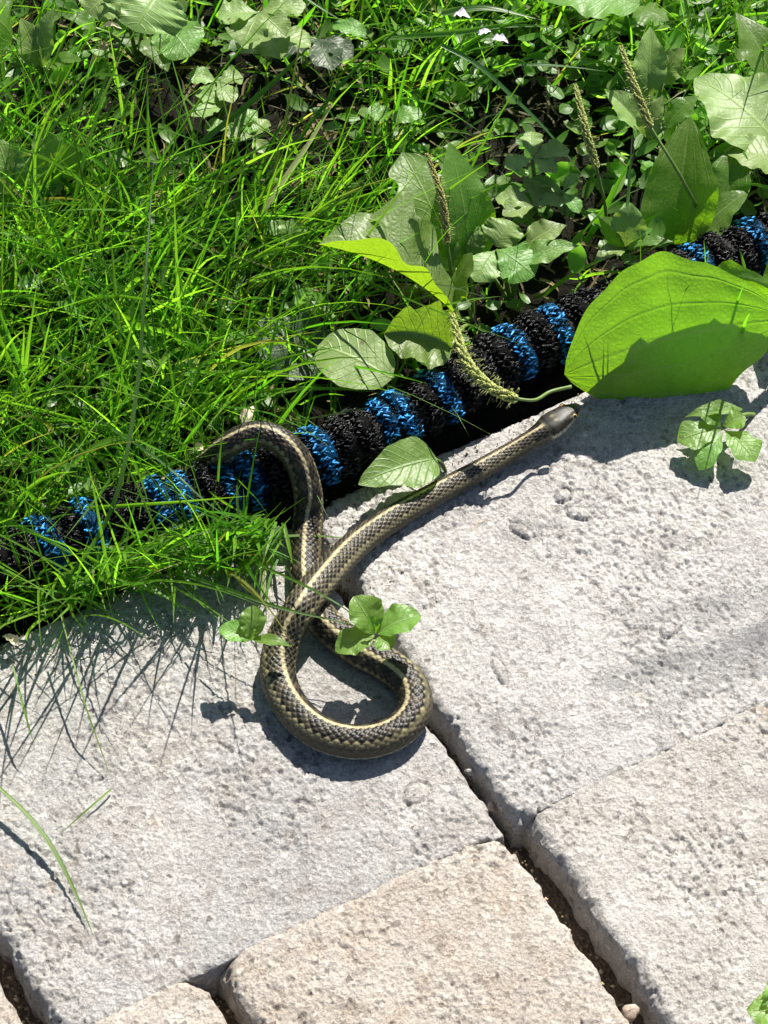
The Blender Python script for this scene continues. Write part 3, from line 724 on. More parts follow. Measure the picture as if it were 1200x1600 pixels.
def spike(t, stem, head, r=0.0016, mat='floret', sr=0.0007, dens=1.0, seed=0):
    r_ = np.random.default_rng(seed + 5)
    ps = catmull([A3(p) for p in stem], 10); V, F = tube(ps, np.linspace(sr * 1.2, sr, len(ps)), 6)
    st = part('seed_stalk', mesh('seed_stalk', V, F, M['stem']), t)
    ph = catmull([A3(p) for p in head], 14); ph, s = resample(ph, step=0.0005)
    T, N, B = frames(ph, (0.3, -0.2, 0.9)); pile = Pile()
    V, F = tube(ph, sr * 0.9, 5); pile.add(V, F)
    n = len(ph)
    for i in range(n):
        q = i / n; rr = r * (0.55 + 0.6 * math.sin(math.pi * min(1, 0.25 + 0.75 * q) ** 0.9))
        for k in range(5):
            a = i * 2.4 + k * 1.257 + r_.uniform(-.3, .3)
            d = math.cos(a) * N[i] + math.sin(a) * B[i]; ax = d * 0.75 + T[i] * 0.66 + r_.normal(0, .12, 3); ax /= np.linalg.norm(ax)
            sd = np.cross(ax, T[i]); sd /= np.linalg.norm(sd); u3 = np.cross(ax, sd)
            L = rr * r_.uniform(0.32, 0.55); Wd = rr * r_.uniform(0.15, 0.25)
            pile.add(ph[i] + d * rr * 0.55 + BALLV[:, :1] * ax * L + BALLV[:, 1:2] * sd * Wd + BALLV[:, 2:] * u3 * Wd, BALLF)
            if r_.random() < 0.2 * dens:                                    # a stamen thread
                c0 = ph[i] + d * rr; e = c0 + (d + r_.normal(0, .3, 3)) * rr * 0.9
                Vt, Ft = tube(np.array([c0, (c0 + e) / 2, e]), 0.00012, 3); pile.add(Vt, Ft)
    part('seed_head', pile.mesh('seed_head', M[mat]), st)

# --- right side: the great leaf standing over the snake's head
plant('plantain_plant', 'plantain with one huge bright green leaf in front of the hose by the snake head', 'plant', (1245, 560), [
    dict(base=(1225, 500, .034), tip=(882, 585, .0145), w=0.085, aL=-76, aR=72, kL=0.92, shape='blunt', arch=0.07, curl=0, wav=0.03, dent=0.022, nseg=48, m=18, puff=0.00045, label='huge backlit leaf, its upper half glowing yellow-green', pr=0.0018),
    dict(base=(1225, 455, .042), tip=(945, 482, .033), w=0.085, aL=-86, aR=30, kR=0.12, shape='blunt', arch=0.21, mat='plantain', pr=0.0014),  # added leaf hidden behind the huge one, to shade its lower half
    dict(base=(1195, 470, .02), tip=(1290, 430, .03), w=0.03, aL=8, aR=12, shape='plant'),
])
plant('plantain_plant', 'plantain with an upright oval leaf and two green seed spikes behind the hose', 'plant', (1085, 395), [
    dict(base=(1052, 382, .012), tip=(1078, 182, .052), w=0.040, aL=34, aR=30, shape='plant', arch=0.10, wav=0.03, nseg=34, m=14, dent=0.03, puff=0.0003, label='upright oval leaf half in shade'),
    dict(base=(1130, 330, .02), tip=(1155, 225, .035), w=0.022, aL=20, aR=24, shape='ovate'),
    dict(base=(1085, 375, .014), tip=(1170, 300, .03), w=0.022, aL=10, aR=18, shape='plant'),
], [dict(stem=[(1098, 340, .02), (1060, 270, .06), (1016, 198, .078)], head=[(1016, 198, .078), (993, 140, .09), (970, 72, .098)], r=0.0021),
    dict(stem=[(950, 372, .0), (945, 320, .03), (932, 262, .05)], head=[(932, 262, .05), (914, 200, .064), (899, 132, .072)], r=0.0021, seed=3)])
plant('plantain_plant', 'plantain with broad pale grey-green leaves lying at the upper right corner', 'plant', (1230, 250), [
    dict(base=(1215, 225, .03), tip=(1085, 122, .038), w=0.046, aL=6, aR=8, shape='plant', mat='pale_leaf', wav=0.05, nseg=28),
    dict(base=(1225, 260, .03), tip=(1130, 236, .034), w=0.026, aL=12, aR=4, shape='ovate', mat='pale_leaf'),
    dict(base=(1215, 150, .03), tip=(1150, 20, .05), w=0.024, aL=20, aR=10, shape='lance', mat='plantain'),
])
plant('broad_leaf_weed', 'weed with folded pale leaves just left of the tallest seed spike', 'plant', (1010, 235), [
    dict(base=(1006, 208, .03), tip=(946, 142, .04), w=0.020, aL=32, aR=30, shape='ovate', mat='pale_leaf', arch=0.05),
    dict(base=(1010, 215, .03), tip=(1035, 150, .045), w=0.014, aL=20, aR=26, shape='ovate', mat='pale_leaf'),
    dict(base=(1012, 150, .03), tip=(1016, 42, .05), w=0.018, aL=30, aR=26, shape='ovate', mat='pale_leaf'),
    dict(base=(1035, 130, .03), tip=(1070, 75, .045), w=0.018, aL=4, aR=16, shape='ovate', mat='pale_leaf'),
    dict(base=(1040, 200, .03), tip=(1092, 150, .04), w=0.013, aL=14, aR=14, shape='lance', mat='plantain'),
])
# --- centre: lobed leaves with seed spikes
plant('dandelion_plant', 'weed with large lobed leaves arching to the left behind the middle of the hose', 'plant', (742, 500), [
    dict(base=(725, 505, .018), tip=(498, 382, .046), w=0.050, aL=80, aR=12, kL=0.75, kR=1.5, shape='obov', mat='lobed', lobe=0.26, nl=4, arch=0.13, wav=0.05, nseg=44, m=9, label='lobed leaf with a glowing yellow-green lower margin'),
    dict(base=(712, 440, .014), tip=(628, 238, .05), w=0.036, aL=2, aR=12, shape='obov', mat='lobed', lobe=0.42, nl=4, arch=0.12, nseg=44, label='deeply toothed pale leaf'),
    dict(base=(735, 420, .012), tip=(702, 222, .058), w=0.030, aL=24, aR=-16, shape='plant', mat='plantain', arch=0.12, nseg=28, label='dark oval leaf in shade'),
    dict(base=(700, 500, .012), tip=(738, 395, .045), w=0.020, aL=-40, aR=20, shape='obov', mat='lobed', lobe=0.3, nl=3),
    dict(base=(705, 545, .024), tip=(600, 522, .034), w=0.034, aL=4, aR=72, shape='round', mat='lobed', arch=0.12, label='short rounded leaf with a bright rim'),
], [dict(stem=[(705, 470, .01), (704, 420, .03), (699, 380, .042)], head=[(699, 380, .042), (690, 310, .06), (667, 240, .072)], r=0.0019, mat='floret_dry', seed=5)])
plant('plantain_plant', 'small plantain with a pale round leaf and a seed spike bending over the hose', 'plant', (640, 600), [
    dict(base=(612, 592, .028), tip=(497, 540, .030), w=0.030, aL=-8, aR=10, shape='round', mat='pale_leaf', arch=0.08, wav=0.02, nseg=26, dent=0.02, label='pale round leaf'),
], [dict(stem=[(893, 604, .03), (860, 612, .030), (835, 625, .033), (800, 622, .036)], head=[(806, 624, .036), (765, 604, .038), (728, 562, .040), (706, 490, .041)], r=0.0026, seed=9, dens=2)])
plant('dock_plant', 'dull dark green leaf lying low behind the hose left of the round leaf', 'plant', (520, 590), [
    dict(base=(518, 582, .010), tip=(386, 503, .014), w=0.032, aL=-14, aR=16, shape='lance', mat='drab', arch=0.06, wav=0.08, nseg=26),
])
# --- centre right: the pale palmate weeds
def palm(c, z, rr, azs, w, mat='pale_leaf', tilt=12, teeth=0.14, shape='obov', lobe=0.0):
    out = []
    C = at(c[0], c[1], z)
    for a in azs:
        e = C + np.array([math.cos(R(a)), math.sin(R(a)), math.sin(R(tilt)) * rnd.uniform(-0.6, 1)]) * rr * rnd.uniform(0.85, 1.15)
        x, y = proj(e)
        out.append(dict(base=(c[0], c[1], z), tip=(float(x), float(y), float(e[2])), w=w * rnd.uniform(0.85, 1.15), aL=rnd.uniform(2, 22), aR=rnd.uniform(2, 22), shape=shape, mat=mat, teeth=teeth, nt_=4, arch=0.06, lobe=lobe, nl=2, nseg=20, m=5, dent=0.05, pet=(a == azs[0])))
    return out
plant('buttercup_plant', 'pale weed with broad three-part leaves behind the hose left of the huge leaf', 'plant', (800, 470), [
    dict(base=(775, 385, .026), tip=(800, 346, .032), w=0.020, aL=6, aR=8, shape='round', mat='pale_leaf', pet=False),
    dict(base=(772, 392, .028), tip=(742, 440, .026), w=0.019, aL=-6, aR=10, shape='obov', mat='pale_leaf', teeth=0.15),
    dict(base=(775, 390, .029), tip=(835, 432, .026), w=0.026, aL=8, aR=-8, shape='obov', mat='clover', teeth=0.2, nt_=4),
    dict(base=(822, 385, .026), tip=(885, 352, .032), w=0.015, aL=14, aR=12, shape='lance', mat='pale_leaf'),
    dict(base=(810, 412, .026), tip=(905, 384, .03), w=0.013, aL=16, aR=6, shape='lance', mat='clover'),
    dict(base=(735, 400, .02), tip=(738, 350, .03), w=0.013, aL=6, aR=8, shape='round', mat='pale_leaf'),
])
plant('cranesbill_plant', 'pale weed with finely cut silvery leaves between the two middle seed spikes', 'plant', (840, 350),
      palm((835, 322), .026, .018, (165, 205, 20, 80), .013) + palm((832, 248), .034, .016, (200, 320, 90, 20), .012, teeth=0.2) + palm((880, 300), .028, .015, (60, 150, 300), .008, mat='clover'))
plant('cinquefoil_plant', 'weed with five narrow bright leaflets behind the top edge of the huge leaf', 'plant', (980, 400), [
    dict(base=(978, 388, .028), tip=(934, 338, .044), w=0.012, aL=-50, aR=14, shape='lance', mat='plantain'),
    dict(base=(978, 388, .028), tip=(988, 320, .046), w=0.017, aL=18, aR=20, shape='obov', mat='pale_leaf'),
    dict(base=(978, 388, .028), tip=(1020, 358, .04), w=0.012, aL=16, aR=8, shape='lance', mat='clover'),
    dict(base=(978, 388, .028), tip=(928, 408, .03), w=0.010, aL=20, aR=14, shape='lance', mat='pale_leaf'),
    dict(base=(978, 388, .028), tip=(1052, 378, .034), w=0.008, aL=8, aR=14, shape='lance', mat='plantain'),
])
# --- top edge
plant('broad_leaf_weed', 'weed with a large smooth pale leaf at the top edge right of the middle', 'plant', (985, 40), [
    dict(base=(1000, 6, .09), tip=(842, -2, .09), w=0.032, aL=6, aR=14, shape='ovate', mat='clover', nseg=26),
    dict(base=(990, 15, .045), tip=(1045, 32, .045), w=0.022, aL=-20, aR=10, shape='ovate', mat='plantain'),
    dict(base=(985, -10, .045), tip=(940, -60, .06), w=0.03, aL=14, aR=10, shape='ovate', mat='plantain'),
])
plant('mallow_plant', 'weed with big pale scalloped leaves cut by the top edge at the upper left', 'plant', (215, 90), [
    dict(base=(248, -8, .085), tip=(212, 50, .08), w=0.044, aL=4, aR=12, shape='round', mat='pale_leaf', teeth=0.08, nt_=8, nseg=30, wav=0.05),
    dict(base=(178, -12, .085), tip=(138, 22, .08), w=0.032, aL=8, aR=8, shape='round', mat='pale_leaf', teeth=0.1, nt_=7),
    dict(base=(255, 40, .03), tip=(298, 88, .034), w=0.026, aL=6, aR=-10, shape='round', mat='clover', teeth=0.1, nt_=6),
    dict(base=(230, 60, .03), tip=(262, 112, .03), w=0.016, aL=10, aR=18, shape='ovate', mat='plantain'),
    dict(base=(150, 45, .03), tip=(106, 28, .036), w=0.012, aL=14, aR=18, shape='lance', mat='plantain'),
])
plant('broad_leaf_weed', 'weed with two pale leaves folded in a V near the upper left corner', 'plant', (70, 120), [
    dict(base=(60, 104, .022), tip=(32, 28, .042), w=0.017, aL=16, aR=14, shape='ovate', mat='pale_leaf'),
    dict(base=(62, 104, .022), tip=(84, 12, .046), w=0.015, aL=12, aR=20, shape='ovate', mat='pale_leaf'),
    dict(base=(70, 106, .02), tip=(130, 95, .03), w=0.012, aL=8, aR=12, shape='lance', mat='plantain'),
    dict(base=(20, 60, .03), tip=(-30, 15, .05), w=0.034, aL=-30, aR=10, shape='ovate', mat='plantain'),
])
plant('cranesbill_plant', 'weed with pale deeply cut leaves at top, left of the small oval leaf', 'plant', (410, 100),
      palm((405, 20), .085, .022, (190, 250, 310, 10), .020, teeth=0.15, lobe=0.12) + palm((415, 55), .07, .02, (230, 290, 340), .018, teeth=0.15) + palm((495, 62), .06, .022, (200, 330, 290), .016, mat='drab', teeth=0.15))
plant('cranesbill_plant', 'low weed with jagged pale leaves on the left side of the dark gap', 'plant', (345, 190),
      palm((352, 165), .016, .017, (160, 190, 215, 130), .012, teeth=0.2) + palm((340, 128), .02, .014, (170, 20, 300), .013) + palm((362, 200), .014, .015, (180, 10, 40), .012, mat='clover') + palm((395, 215), .014, .012, (180, 300, 60), .009))
plant('small_leaf_weed', 'single small oval light green leaf on a thin stalk near the top edge', 'plant', (590, 110), [
    dict(base=(572, 55, .05), tip=(520, 40, .05), w=0.010, aL=8, aR=16, shape='round', mat='clover', pr=0.0005)])
plant('small_leaf_weed', 'two small rounded leaves on one stalk right of the straw-coloured blade', 'plant', (610, 240), [
    dict(base=(606, 186, .03), tip=(574, 172, .034), w=0.011, aL=8, aR=10, shape='round', mat='clover', pr=0.0005),
    dict(base=(612, 186, .03), tip=(660, 178, .032), w=0.010, aL=10, aR=-6, shape='round', mat='clover', pr=0.0005)])
plant('small_leaf_weed', 'tiny upright green leaf standing in the dark gap at the upper left', 'plant', (418, 150), [
    dict(base=(416, 118, .02), tip=(396, 86, .034), w=0.007, aL=20, aR=20, shape='lance', mat='plantain', pr=0.0004),
    dict(base=(418, 120, .02), tip=(425, 96, .03), w=0.005, aL=20, aR=20, shape='lance', mat='plantain', pr=0.0004)])
plant('broad_leaf_weed', 'oval backlit leaf half buried in the grass at the left edge', 'plant', (100, 320), [
    dict(base=(98, 290, .015), tip=(58, 203, .042), w=0.030, aL=-18, aR=34, shape='ovate', mat='clover', arch=0.1),
    dict(base=(20, 300, .02), tip=(-5, 215, .04), w=0.024, aL=10, aR=10, shape='ovate', mat='pale_leaf')])
plant('small_leaf_weed', 'small pale folded leaf in the grass just left of the lobed leaf tip', 'plant', (462, 400), [
    dict(base=(458, 388, .02), tip=(455, 342, .03), w=0.015, aL=14, aR=18, shape='obov', mat='pale_leaf', pr=0.0005),
    dict(base=(455, 385, .02), tip=(420, 345, .028), w=0.010, aL=14, aR=10, shape='obov', mat='clover', pr=0.0005)])
# --- in front of the hose
plant('small_leaf_weed', 'bright single leaf lying between the hose and the snake neck', 'plant', (700, 735), [
    dict(base=(682, 716, .013), tip=(560, 757, .018), w=0.023, aL=-6, aR=26, shape='plant', mat='clover', arch=0.06, nseg=26, wav=0.03, pr=0.0006)])
plant('clover_sprig', 'four-leaved green sprig on a long stalk beside the snake loop', 'plant', (330, 905), [
    dict(base=(586, 990, .026), tip=(552, 932, .036), w=0.0165, aL=18, aR=18, shape='ellip', dent=0.015, mat='clover', pet=False, nseg=20),
    dict(base=(590, 990, .026), tip=(658, 962, .030), w=0.0155, aL=16, aR=18, shape='ellip', dent=0.015, mat='clover', pet=False, nseg=20),
    dict(base=(586, 994, .026), tip=(524, 1018, .024), w=0.0135, aL=12, aR=16, shape='ellip', dent=0.015, mat='clover', pet=False, nseg=20),
    dict(base=(590, 996, .026), tip=(612, 1014, .026), w=0.011, aL=12, aR=12, shape='ellip', dent=0.015, mat='clover', pet=False, nseg=20),
    dict(base=(586, 990, .027), tip=(574, 962, .036), w=0.006, aL=24, aR=24, shape='ellip', dent=0.015, mat='plantain', pet=False, nseg=14)])
plant('clover_sprig', 'small trailing sprig of bright leaves left of the snake loop', 'plant', (300, 925), [
    dict(base=(392, 1000, .024), tip=(342, 982, .026), w=0.0105, aL=10, aR=14, shape='ellip', dent=0.015, mat='clover', pet=False),
    dict(base=(394, 1000, .024), tip=(396, 946, .032), w=0.0115, aL=16, aR=18, shape='ellip', dent=0.015, mat='clover', pet=False),
    dict(base=(396, 1000, .024), tip=(456, 1010, .024), w=0.0062, aL=10, aR=20, shape='lance', mat='plantain', pet=False),
    dict(base=(393, 1000, .025), tip=(386, 970, .032), w=0.005, aL=16, aR=18, shape='lance', mat='clover', pet=False)])
plant('buttercup_plant', 'small lobed weed growing on the paver edge below the huge leaf', 'plant', (1190, 640), [
    dict(base=(1128, 672, .010), tip=(1058, 690, .010), w=0.017, aL=-4, aR=10, shape='obov', mat='clover', lobe=0.22, nl=2, wav=0.03, dent=0.02, nseg=26, pet=False),
    dict(base=(1130, 676, .010), tip=(1092, 735, .006), w=0.012, aL=8, aR=10, shape='obov', mat='clover', lobe=0.22, nl=2, wav=0.03, dent=0.02, nseg=26, pet=False),
    dict(base=(1132, 672, .010), tip=(1180, 722, .010), w=0.017, aL=8, aR=10, shape='obov', mat='clover', lobe=0.22, nl=2, wav=0.03, dent=0.02, nseg=26, pet=False),
    dict(base=(1130, 668, .011), tip=(1165, 652, .015), w=0.014, aL=10, aR=12, shape='obov', mat='clover', lobe=0.22, nl=2, wav=0.03, dent=0.02, nseg=26),
    dict(base=(1126, 668, .011), tip=(1098, 640, .015), w=0.012, aL=10, aR=12, shape='obov', mat='plantain', lobe=0.22, nl=2, wav=0.03, dent=0.02, nseg=26, pet=False),
    dict(base=(1160, 640, .012), tip=(1070, 652, .012), w=0.008, aL=16, aR=16, shape='lance', mat='clover', pet=False)])
plant('strawberry_leaf', 'saw-toothed green leaf poking in at the lower right corner', 'plant', (1262, 1610), [
    dict(base=(1238, 1592, .016), tip=(1166, 1578, .020), w=0.026, aL=10, aR=12, shape='ovate', mat='clover', teeth=0.22, nt_=8, nseg=48),
    dict(base=(1240, 1586, .018), tip=(1205, 1518, .022), w=0.02, aL=10, aR=12, shape='ovate', mat='clover', teeth=0.22, nt_=8, nseg=48)])

# ------------------------------------------------------------------ grass
def blades(pile, root, L, Wd, az, tilt, bend, col, twist=None, seg=6, flat=False, sway=None):
    n = len(root); t = np.linspace(0, 1, seg + 1)
    th = tilt[:, None] + bend[:, None] * t[None] ** 1.3
    azz = az[:, None] + (0 if sway is None else sway[:, None] * t[None])
    d = np.stack([np.sin(th) * np.cos(azz), np.sin(th) * np.sin(azz), np.cos(th)], -1)
    step = L[:, None, None] / seg
    P = root[:, None] + np.concatenate([np.zeros((n, 1, 3)), np.cumsum((d[:, :-1] + d[:, 1:]) / 2 * step, 1)], 1)
    P[..., 2] = np.maximum(P[..., 2], 0.0012 + 0.002 * t[None])
    tw = np.zeros(n) if twist is None else twist
    h = np.stack([-np.sin(azz), np.cos(azz), np.zeros_like(azz)], -1)
    nn = np.cross(h, d); a = tw[:, None, None] * (0.4 + t[None, :, None])
    side = h * np.cos(a) + nn * np.sin(a); nrm = np.cross(side, d)
    prof = np.sin(math.pi * np.clip(t, 0.08, 1) ** 0.9) ** 0.7 if flat else (1 - t ** 2.6) * (0.75 + 0.25 * np.sin(math.pi * t))
    wv = Wd[:, None] / 2 * prof[None] + 0.00004
    V = np.stack([P - side * wv[..., None], P + nrm * (wv * 0.35)[..., None], P + side * wv[..., None]], 2)
    k = seg + 1
    i = np.arange(seg)[:, None]; j = np.arange(2)[None]
    f = np.stack([i * 3 + j, i * 3 + j + 1, (i + 1) * 3 + j + 1, (i + 1) * 3 + j], -1).reshape(-1, 4)
    F = (np.arange(n)[:, None, None] * (k * 3) + f[None]).reshape(-1, 4)
    uv = np.broadcast_to(np.stack(np.broadcast_arrays(np.array([0, .5, 1.])[None, :], t[:, None]), -1)[None], (n, k, 3, 2)).reshape(-1, 2)
    c = np.broadcast_to(col[:, None, None], (n, k, 3, 3)).reshape(-1, 3)
    pile.add(V.reshape(-1, 3), F, uv, c)
def gauss(px, py, x, y, sx, sy): return np.exp(-((px - x) / sx) ** 2 - ((py - y) / sy) ** 2)
def pick(mask, *arrs): return [a[mask] for a in arrs]
def green(n, r):
    k = r.random((n, 1)); v = r.uniform(0.42, 1.35, (n, 1))
    c = (1 - k) * np.array([0.055, 0.18, 0.012]) + k * np.array([0.122, 0.232, 0.021])
    y = (r.random((n, 1)) < 0.045); c = np.where(y, np.array([0.16, 0.17, 0.045]), c)
    return c * v
def lawn_roots(n, x0, x1, y0, y1, r):
    P = np.stack([r.uniform(x0, x1, n), r.uniform(y0, y1, n), np.full(n, -0.004)], 1)
    b = ab(P)[1]
    return P[b > EDGE + 0.026]
def build_grass():
    r = np.random.default_rng(21); pile = Pile()
    # in the picture
    P = lawn_roots(46000, -0.24, 0.24, -0.1, 0.40, r)
    px, py = proj(P)
    den = 0.55 + 0.45 * sst(560, 420, px) * sst(180, 260, py)
    den *= 1 - np.clip(1.7 * gauss(px, py, 350, 195, 185, 105), 0, 0.97)
    den *= 1 - np.clip(1.5 * gauss(px, py, 820, 240, 165, 130), 0, 0.96)
    den *= 1 - 0.95 * gauss(px, py, 500, 620, 110, 90)
    den *= 1 - 0.8 * sst(620, 760, px) * sst(180, 300, py)
    den *= 1 - 0.55 * sst(140, 60, py) * sst(520, 420, px)
    den *= 1 - 0.35 * gauss(px, py, 160, 120, 120, 60)
    den *= 1 - 0.15 * sst(380, 480, py) * sst(560, 480, px)
    bb = ab(P)[1] - EDGE; nearh = sst(0.062, 0.036, bb)
    den *= 1 - 0.5 * nearh
    keep = r.random(len(P)) < den * 0.36
    P, px, py, nearh = pick(keep, P, px, py, nearh); n = len(P)
    med = sst(560, 420, px) * sst(200, 280, py)
    L = r.gamma(6, 1 / 6, n) * (0.040 + 0.022 * med); Wd = r.uniform(0.0008, 0.0021, n)
    L *= 1 - 0.4 * nearh; tall = gauss(px, py, 650, 180, 110, 150) + gauss(px, py, 1160, 80, 110, 110) + 1.3 * gauss(px, py, 800, 70, 170, 60) + 1.2 * gauss(px, py, 330, 60, 160, 50); L *= 1 + 0.5 * tall; wide = r.random(n) < 0.07 + 0.2 * tall; Wd = np.where(wide, Wd * 1.7, Wd)
    az = r.uniform(0, 2 * math.pi, n); 
    lean = r.random(n) < 0.45; az = np.where(lean, r.normal(R(-35), R(35), n), az); az = np.where(r.random(n) < nearh * 1.4, r.normal(R(90), R(55), n), az)
    blades(pile, P, L, Wd, az, R(1) * r.uniform(8, 58, n), R(1) * r.uniform(0, 55, n), green(n, r), r.normal(0, 0.9, n), sway=r.normal(0, .25, n))
    # around the picture
    Q = lawn_roots(26000, -0.75, 0.75, -0.4, 0.95, r)
    qx, qy = proj(Q); out = (qx < -60) | (qx > 1260) | (qy < -60)
    Q = Q[out]; n = len(Q)
    blades(pile, Q, r.uniform(.035, .075, n), r.uniform(.0012, .0028, n), r.uniform(0, 6.28, n), R(1) * r.uniform(8, 50, n), R(1) * r.uniform(5, 70, n), green(n, r), r.normal(0, .8, n), seg=4)
    tag(link('grass', pile.mesh('grass', M['blade'])), 'fine bright green lawn grass behind the hose', 'grass', kind='stuff')
    # dry thatch at the roots
    pile = Pile(); P = lawn_roots(9000, -0.26, 0.26, -0.12, 0.40, r); n = len(P)
    px, py = proj(P); den = 0.5 + 0.5 * gauss(px, py, 620, 200, 130, 140) + 0.5 * gauss(px, py, 500, 450, 90, 60)
    den *= 1 - 0.3 * gauss(px, py, 350, 190, 150, 80) - 0.2 * gauss(px, py, 810, 230, 140, 110)
    P = P[r.random(n) < den * 0.55]; n = len(P); P[:, 2] = r.uniform(0.0, 0.006, n)
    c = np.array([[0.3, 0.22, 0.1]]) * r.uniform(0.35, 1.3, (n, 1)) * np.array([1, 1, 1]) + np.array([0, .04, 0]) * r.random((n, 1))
    px, py = proj(P); c *= (1 - 0.7 * gauss(px, py, 350, 190, 150, 80) - 0.7 * gauss(px, py, 810, 230, 140, 110))[:, None]  # shade of the two hollows painted in: straw tinted darker there
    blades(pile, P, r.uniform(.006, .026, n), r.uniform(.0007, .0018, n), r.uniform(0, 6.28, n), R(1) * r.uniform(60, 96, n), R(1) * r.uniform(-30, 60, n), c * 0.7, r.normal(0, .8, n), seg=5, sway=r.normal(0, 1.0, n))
    tag(link('thatch', pile.mesh('thatch', M['dry'])), 'dry straw and dead blades at the roots of the grass', 'thatch', kind='stuff')
    # low leafy ground cover
    pile = Pile(); P = lawn_roots(9000, -0.24, 0.24, -0.1, 0.40, r); px, py = proj(P)
    den = 0.16 + 0.5 * sst(560, 700, px) * sst(420, 300, py) + 0.4 * sst(200, 80, py)
    den *= 1 - np.clip(1.3 * gauss(px, py, 370, 190, 150, 90), 0, 0.88)
    den *= 1 - np.clip(1.2 * gauss(px, py, 800, 230, 110, 90), 0, .8)
    den *= 1 + 0.7 * sst(560, 700, px)
    P = P[r.random(len(P)) < den * 0.6]; n = len(P); P[:, 2] = r.uniform(0.002, 0.022, n)
    c = np.array([[0.09, 0.2, 0.03]]) * r.uniform(.6, 1.4, (n, 1)) + np.array([.06, .06, .03]) * (r.random((n, 1)) < .3)
    blades(pile, P, r.uniform(.006, .015, n), r.uniform(.004, .009, n), r.uniform(0, 6.28, n), R(1) * r.uniform(45, 95, n), R(1) * r.uniform(-25, 30, n), c, r.normal(0, .35, n), seg=5, flat=True)
    tag(link('ground_cover', pile.mesh('ground_cover', M['blade'])), 'small rounded weed leaves scattered low among the grass', 'ground cover', kind='stuff')
    # the tangle hanging forward over the hose on to the paving
    pile = Pile(); n = 660
    xs = np.where(r.random(n) < 0.82, r.uniform(105, 445, n), r.uniform(-40, 110, n)); base_y = 950 - (xs) * 0.19
    P = np.stack([at(x, y, 0.002) for x, y in zip(xs, base_y + r.normal(0, 15, n) - 8)])
    P[:, 2] = r.uniform(0.002, 0.013, n) + 0.006 * sst(100, 250, xs)
    az = r.normal(R(-60), R(75), n); az = np.where(xs > 385, r.normal(R(-125), R(35), n), az)
    blades(pile, P, r.gamma(6, 1 / 6, n) * 0.021, r.uniform(.0009, .0020, n), az, R(1) * r.uniform(35, 95, n), R(1) * r.uniform(-20, 45, n), green(n, r) * 1.1, r.normal(0, .8, n), sway=r.normal(0, .6, n))
    # thin tall blades at its edge; their shadows rake over the paver
    n = 85; xs = r.uniform(-60, 400, n)
    P = np.stack([at(x, y, 0.002) for x, y in zip(xs, 955 - xs * 0.17 + r.normal(0, 14, n))])
    blades(pile, P, r.uniform(.04, .11, n), r.uniform(.0008, .0015, n), r.normal(R(-120), R(75), n), R(1) * r.uniform(5, 45, n), R(1) * r.uniform(0, 45, n), green(n, r), r.normal(0, .8, n), seg=8)
    n = 12; P = np.stack([at(x, y, 0.0) for x, y in zip(r.uniform(960, 1180, n), r.uniform(530, 585, n))])
    blades(pile, P, r.uniform(.045, .08, n), r.uniform(.001, .002, n), r.uniform(0, 6.28, n), R(1) * r.uniform(2, 18, n), R(1) * r.uniform(0, 22, n), green(n, r), r.normal(0, .8, n), seg=8)
    tag(link('grass', pile.mesh('front_grass', M['blade'])), 'tangle of thin grass hanging over the hose on to the left paver', 'grass', kind='stuff')
build_grass()

def stalk(label, pts, w=0.0012, mat='blade', col=(0.06, 0.14, 0.015), name='grass_blade', flat=True, cat='grass blade'):
    P, s = resample(catmull([A3(p) for p in pts], 12), n=26)
    T, N, B = frames(P, (0.25, -0.3, 0.9)); t = np.linspace(0, 1, len(P))
    wv = w / 2 * (1 - t ** 3) * (0.8 + 0.2 * np.sin(math.pi * t)) + 0.00008
    if flat:
        tw = 0.5 * np.sin(3 * t + pts[0][0]); side = B * np.cos(tw)[:, None] + N * np.sin(tw)[:, None]; nr = np.cross(side, T)
        V = np.stack([P - side * wv[:, None], P - nr * wv[:, None] * 0.4, P + side * wv[:, None]], 1).reshape(-1, 3)
        F = grid_faces(len(P), 3); uv = np.stack([np.tile([0, .5, 1.], len(P)), np.repeat(t, 3)], 1)
    else:
        V, F = tube(P, wv, 6); uv = np.zeros((len(V), 2))
    me = mesh(name, V, F, M[mat], uv=uv, col=np.ones((len(V), 3)) * np.array(col))
    o = link(name, me); tag(o, label, cat); return o
stalk('long thick grass stalk rising from the paving edge across the hose at left', [(55, 975, .006), (105, 905, .02), (158, 830, .04), (190, 745, .055), (215, 600, .07), (228, 430, .09), (240, 250, .10)], 0.0019, col=(0.045, 0.1, 0.015))
stalk('wide dark green blade slanting across the dark gap at upper left', [(215, 300, .02), (330, 210, .045), (420, 135, .058), (500, 55, .06)], 0.0032)
stalk('pale straw-coloured blade slanting through the grass left of the small round leaves', [(372, 392, .012), (420, 315, .03), (475, 235, .042), (522, 160, .05)], 0.0030, col=(0.26, 0.27, 0.12), mat='dry')
stalk('long thin blade crossing the tangle toward the four-leaved sprig', [(230, 880, .012), (330, 912, .024), (440, 950, .028), (545, 975, .027), (588, 990, .0262)], 0.0014)
stalk('second thin stem running to the four-leaved sprig above the snake', [(400, 880, .022), (470, 912, .032), (530, 945, .034), (580, 985, .027)], 0.0010)
stalk('pale green stem of the trailing sprig left of the snake', [(250, 905, .012), (320, 945, .022), (392, 998, .0245)], 0.0009)
stalk('lone curved blade lying on the grey paver at lower left', [(-30, 1205, .012), (40, 1270, .010), (85, 1330, .007), (120, 1400, .004), (146, 1462, .002)], 0.0020, col=(0.09, 0.16, 0.03))
stalk('short pale blade on the grey paver beside the lone curved blade', [(175, 1232, .003), (140, 1262, .004), (95, 1302, .002)], 0.0007, col=(0.12, 0.2, 0.04))
